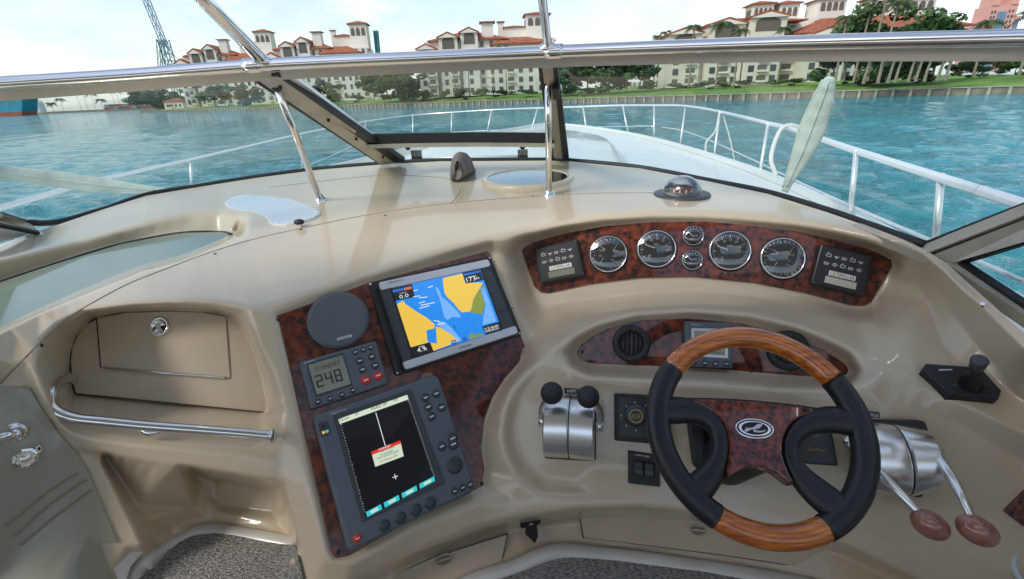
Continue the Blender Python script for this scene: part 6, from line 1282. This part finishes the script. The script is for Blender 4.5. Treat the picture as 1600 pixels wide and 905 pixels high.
P = sh(469, 355); g = thing('light_sensor', 'small black knob fitting on the dash seam at left', 'fitting', P); O('head', ball(P+np.array([0, 0, .016]), (.016, .013, .009), n=16, m=10), M['rubber'], g, True); O('stem', tube(np.array([P-[0, 0, .002], P+[.002, 0, .014]]), .007, 10), M['chrome'], g, True)
# seams of the moulding
SM = [(104,498),(140,476),(200,444),(260,420),(330,394),(400,373),(480,355),(560,338.5),(640,326),(700,318.5),(780,311),(860,305.5),(940,302),(1020,301.5)]
surf_line(SM, .0016, 'seam', M['seam'], CON, -.0002); surf_line([(-10,610),(50,548),(104,498)], .0016, 'seam', M['seam'], CON, -.0002)
surf_line([(704,319),(712,311),(718,301),(718,293),(708,283),(690,278),(650,275),(600,274),(540,279),(480,286),(420,293)], .0014, 'seam', M['seam'], CON, -.0002)
surf_line([(709,320),(717,311),(722,301),(721,293),(712,285)], .002, 'seam', M['gel'], CON, .001)
for p in ((470,359),(336,397),(602,337),(65,540),(832,306.5),(879,304)): pl = shp(*p, 6); O('screw', lathe(pl, (0, 0), [(.004, -.001), (.0035, .002), (0, .0025)], 10), M['dgrey'], CON)
P = sh(1536, 476); O('screw', lathe(shp(1536, 476, 6), (0, 0), [(.006, -.002), (.005, .005), (0, .006)], 12), M['chrome'], CON)
# companionway hatch: pale acrylic, sunk behind the rolled edge
HA = thing('companionway_hatch', 'pale green sliding acrylic hatch sunk into the dash top at left', 'hatch', pt(150, 420, 1.35))
pl = from3(pt(0, 440, 1.265), pt(344, 363, 1.63), pt(281, 404, 1.43)); hp_ = [(-140,488),(0,441),(94,410),(187,382),(281,364),(344,362.5),(366,367),(340,381),(281,402),(219,418),(125,456),(62,485),(16,508),(-30,540),(-140,600)]
O('acrylic_sheet', prism(pl, hp_, -.006, .0, .0), M['acry'], HA)
surf_line([(-100,474),(0,442),(94,411),(187,383),(281,365),(344,363.5),(362,367)], .006, 'gap_line', M['gap'], HA, -.002)  # dark line along the gap at the foot of the far wall
# ------------------------------------------------------------------ locker in the arch, its rail
cz = lambda p: [(x/2.035, 460+y/2.035) for x, y in p]
PB = from3(pt(118, 612, 1.03), pt(265, 488, 1.10), pt(420, 635, 1.085)); PB = PB.up(.011)
bp = cz([(240,315),(228,270),(223,215),(228,170),(245,130),(275,95),(330,68),(420,54),(540,50),(640,54),(720,66),(765,95),(800,150),(830,225),(850,330),(856,365),(840,374),(700,360),(480,338)])
O('locker_panel', prism(PB, bp, -.01, .003, .002), M['gelb'], CON)
surf = Out(PB, CON); bpx = np.array(bp); bpo = (bpx-bpx.mean(0))*1.012+bpx.mean(0); O('gasket', prism(PB, bpo, -.012, .0012, 0), M['gap'], CON)
dq = cz([(307,75),(400,58),(540,53),(640,57),(718,70),(732,266),(520,250),(320,232)]); dp = np.array(dq)
O('gasket', prism(PB, (dp-dp.mean(0))*1.012+dp.mean(0), .0, .0034, 0), M['gap'], CON); LD = O('locker_door', prism(PB, dq, .0, .0065, .002), M['gelb'], CON); LD['label'] = 'flap door with round chrome latch'
O('hinge', tube(np.array([PB.w(PB.q(np.array(p), .007), .007) for p in cz([(330,233),(520,250),(715,265)])]), .0035, 8), M['chrome'], LD, True)
c = PB.q(np.array(cz([(508,103)])[0]), .0065); r = np.linalg.norm(PB.q(np.array(cz([(540,103)])[0]), .0065)-c); h = .0065
lo = O('latch', lathe(PB, c, [(r, h-.001), (r*.98, h+.004), (r*.85, h+.006), (r*.7, h+.004), (r*.65, h+.001), (0, h+.001)], 32, sy=1.12), M['chrome'], LD, True)
O('latch_pull', prism_xy(PB, c+np.array([(-.5, .62), (-.2, .3), (.2, .3), (.5, .62), (.3, .1), (.22, -.1), (.55, -.7), (.15, -.45), (-.15, -.45), (-.55, -.7), (-.22, -.1), (-.3, .1)])*r, h, h+.007, .001), M['chrome'], LD)
for s in (-1, 1): O('latch_well', prism_xy(PB, c+np.array([s*.4, -.12])*r+circ(.2*r, 12), h, h+.0016), M['gap'], LD)
GR = thing('grab_rail', 'curved polished steel grab rail along the shelf below the arched recess', 'grab rail', pt(250, 670, .95))
K = [(112,592,1.02),(104,592,.99),(96,595,.965),(88,602,.935),(81,614,.915),(79,627,.905),(84,638,.90),(97,647,.90),(120,654,.903),(160,658.5,.91),(221,664.5,.925),(300,670.5,.94),(370,676,.955),(426,681,.968)]
O('rail', tube(lin3(K, 8), .0098, 16, up=np.array([.2, -.6, .8])), M['chrome'], GR, True)
O('end_flange', ball(pt(427,681,.968), (.005, .014, .015), n=16, m=10), M['chrome'], GR, True); O('end_flange', ball(pt(112,592,1.022), (.008, .014, .015), n=16, m=10), M['chrome'], GR, True)
O('bracket', sweep(np.array([pt(233,668,.93), pt(233,673,.932), pt(233,679,.937)]), circ(1, 16), np.array([0, -1., .3]), scale=np.array([[.006, .026], [.012, .02], [.009, .008]])[:, ::-1]), M['chrome'], GR, True)
# ------------------------------------------------------------------ door, kick panels, floor
DR = thing('cabin_door', 'smoked grey green cabin door with chrome lever at the far left', 'door', pt(40, 905, .85))
dpx = [(-140,640),(0,602),(46,607),(66,640),(90,676),(118,706),(140,740),(160,790),(183,848),(153,850),(178,900),(190,960),(-140,960)]
patch(dpx, 'leaf', M['door'], DR, .004, .02, 16); PD = from3(sh(0, 640, .004), sh(120, 760, .004), sh(0, 880, .004))
for K in ([(10,822),(60,780),(100,752),(122,740)], [(22,838),(70,795),(115,762),(135,750)], [(32,852),(80,812),(125,778),(142,766)]):
    O('groove', tube(np.array([sh(p[0], p[1], .0045) for p in spline(np.array(K, float), 4)]), .0024, 6), M['seam'], DR)
p0 = PD.w(PD.q(np.array((20., 677)), .03), .03); pb = PD.q(np.array((24., 675)), 0)
lv = O('lever_handle', tube(np.array([PD.w(pb, .03), PD.w(PD.q(np.array((8., 681)), .032), .032), PD.w(PD.q(np.array((-30., 692)), .034), .034)]), .0075, 12), M['chrome'], DR, True); O('rose', lathe(PD, pb, [(.018, 0), (.018, .005), (.014, .008), (.008, .012), (.0075, .034), (0, .035)], 24), M['chrome'], lv, True)
lk = PD.q(np.array((40., 714)), 0); O('lock', lathe(PD, lk, [(.019, 0), (.018, .012), (.014, .015), (.012, .013), (0, .013)], 8), M['chrome'], DR); O('lock_core', lathe(PD, lk, [(.008, .013), (.007, .016), (0, .016)], 16), M['alu'], DR, True)
kp = [(54,699),(62,694),(68,703),(60,709)]; O('key_plate', prism(PD, kp, 0, .004, .001), M['chrome'], DR); O('keyhole', prism(PD, [(58,700.5),(62,698),(64.5,702.5),(60.5,705)], .002, .0046), M['gap'], DR)
# carpeted step and white moulding in the pocket
PS = Plane((0, 0, 1), (0, 0, ZST+.012))
CR = thing('carpet', 'speckled grey carpet on the step below the grab rail at left', 'carpet', PS.w(PS.q(np.array((340., 880)), 0), 0), 'speckled carpets')
patch([(200,912),(208,893),(222,876),(245,862),(275,848),(300,838),(335,834),(375,837),(420,845),(462,853),(474,905),(480,960),(190,960)], 'pile', M['carpet'], CR, .010, .02, 14)
FM = thing('floor_moulding', 'white fibreglass moulding around the carpeted step at left', 'floor moulding', pt(220, 870, .98), 'white floor mouldings')
def lift3(pl, px): return np.array([sh(u, v, .006) for u, v in px])
R1 = [(197,905,.975),(206,885,.985),(222,868,1.0),(250,850,1.04),(280,833,1.07),(305,824,1.09),(335,822,1.095),(380,829,1.08),(420,836,1.065),(466,845,1.05)]
O('rim', sweep(lin3(R1, 6), [(-.016, -.03), (.018, -.03), (.015, -.006), (.006, -.001), (-.008, -.002), (-.015, -.007)], (0, 0, 1)), M['rimw'], FM, True)
O('corner', prism(from3(pt(152, 848, .935), pt(197, 858, .965), pt(186, 905, .95)).up(.004), [(152,847),(196,857),(222,853),(226,862),(206,884),(196,912),(186,912)], -.012, .0, .003), M['rimw'], FM)
sc_ = pt(250, 858, 1.0); O('clip', ball(sh(252, 860, .004), (.012, .007, .006), n=10, m=6), M['rubber'], FM, True)
PFL = Plane((0, 0, 1), (0, 0, ZFL+.012)); CR2 = thing('carpet', 'speckled grey carpet on the cockpit floor under the steering wheel', 'carpet', PFL.w(PFL.q(np.array((1000., 900)), 0), 0), 'speckled carpets')
patch([(770,910),(820,892),(868,872),(900,871),(1000,879),(1100,893),(1180,905),(1240,915),(1300,970),(700,970)], 'pile', M['carpet'], CR2, .010, .02, 16)
FM2 = thing('floor_moulding', 'white fibreglass moulding where the cockpit floor meets the console', 'floor moulding', pt(900, 870, 1.13), 'white floor mouldings')
R2 = [(690,926,1.07),(740,901,1.09),(800,882,1.115),(850,860,1.135),(885,855,1.145),(940,860,1.14),(1000,867,1.125),(1100,881,1.10),(1200,897,1.07),(1290,913,1.05)]
O('rim', sweep(lin3(R2, 6), [(-.02, -.03), (.02, -.03), (.017, -.006), (.007, -.001), (-.009, -.002), (-.018, -.007)], (0, 0, 1)), M['rimw'], FM2, True)
# drawers under the console
def dface(px, s3, name, pull):
    pl = from3(*[pt(*p) for p in s3]).up(.012); p = np.array(px, float)
    O('gasket', prism(pl, (p-p.mean(0))*np.array([1.01, 1.03])+p.mean(0), -.02, -.001, 0), M['gap'], CON); g = O(name, prism(pl, rnd(px, 4), -.014, .003, .002), M['gelb'], CON); cc = pl.q(np.array(pull, float), 0); r = .024
    O('pull', lathe(pl, cc, [(r, .002), (r*.95, .006), (r*.8, .007), (r*.7, .003), (0, .003)], 28, sy=.55), M['bronze'], g, True); O('pull_bar', prism_xy(pl, cc+np.array([(-.7, -.08), (.7, -.08), (.7, .08), (-.7, .08)])*r, .003, .008, .001), M['bronze'], g); return pl
dface([(600,904),(680,870),(793,834.5),(784,878),(720,905),(640,930)], [(655,872,1.13),(790,822,1.195),(790,880,1.15)], 'drawer', (694, 875))
dface([(906,803),(1000,800),(1110,812),(1200,830),(1302,852),(1240,884),(1120,866),(1000,851),(912,840)], [(910,806,1.20),(1200,834,1.13),(1000,858,1.155)], 'locker_door', (1090, 828))
g = thing('key_bunch', 'black keys and tag hanging under the console lip between the drawers', 'keys', sh(832, 840, .02)); mb = MB()
pk = Plane(nm(15, -5), sh(832, 830, .03)); O('tag', prism(pk, rnd([(812,818),(826,812),(846,811),(843,820),(828,823),(814,827)], 3), 0, .006, .001), M['rubber'], g); O('fob', prism(pk, rnd([(822,824),(838,820),(841,838),(836,851),(828,842),(820,835)], 4), .004, .012, .002), M['rubber'], g); O('ring', tube(np.array([pk.w(pk.q(np.array((831., 822)), .008)+.006*np.array([math.cos(a), math.sin(a)]), .008) for a in np.linspace(0, 6.3, 14)]), .0012, 6, up=pk.n), M['chrome'], g, True)
# burl fitting and cup holder cut by the right edge
pl = Plane(nm(28, -14), sh(1595, 795)); g = thing('switch_plate', 'dark burl switch plate cut by the right edge of the picture', 'switch plate', sh(1595, 800)); O('plate', prism(pl, rnd([(1571,800),(1606,766),(1660,750),(1660,850),(1602,824)], 3), -.004, .008, .002), M['burlw'], g); screw(pl, (1580,802), .008, .004, g)
pl = Plane(nm(50, -14), sh(1612, 890)); g = thing('cup_holder', 'pale round cup holder rim cut by the lower right corner', 'cup holder', sh(1612, 895)); c = pl.q(np.array((1618., 892)), 0); O('rim', lathe(pl, c, [(.04, -.002), (.04, .006), (.036, .009), (.031, .006), (.03, -.01), (0, -.012)], 30), M['lbl'], g, True)
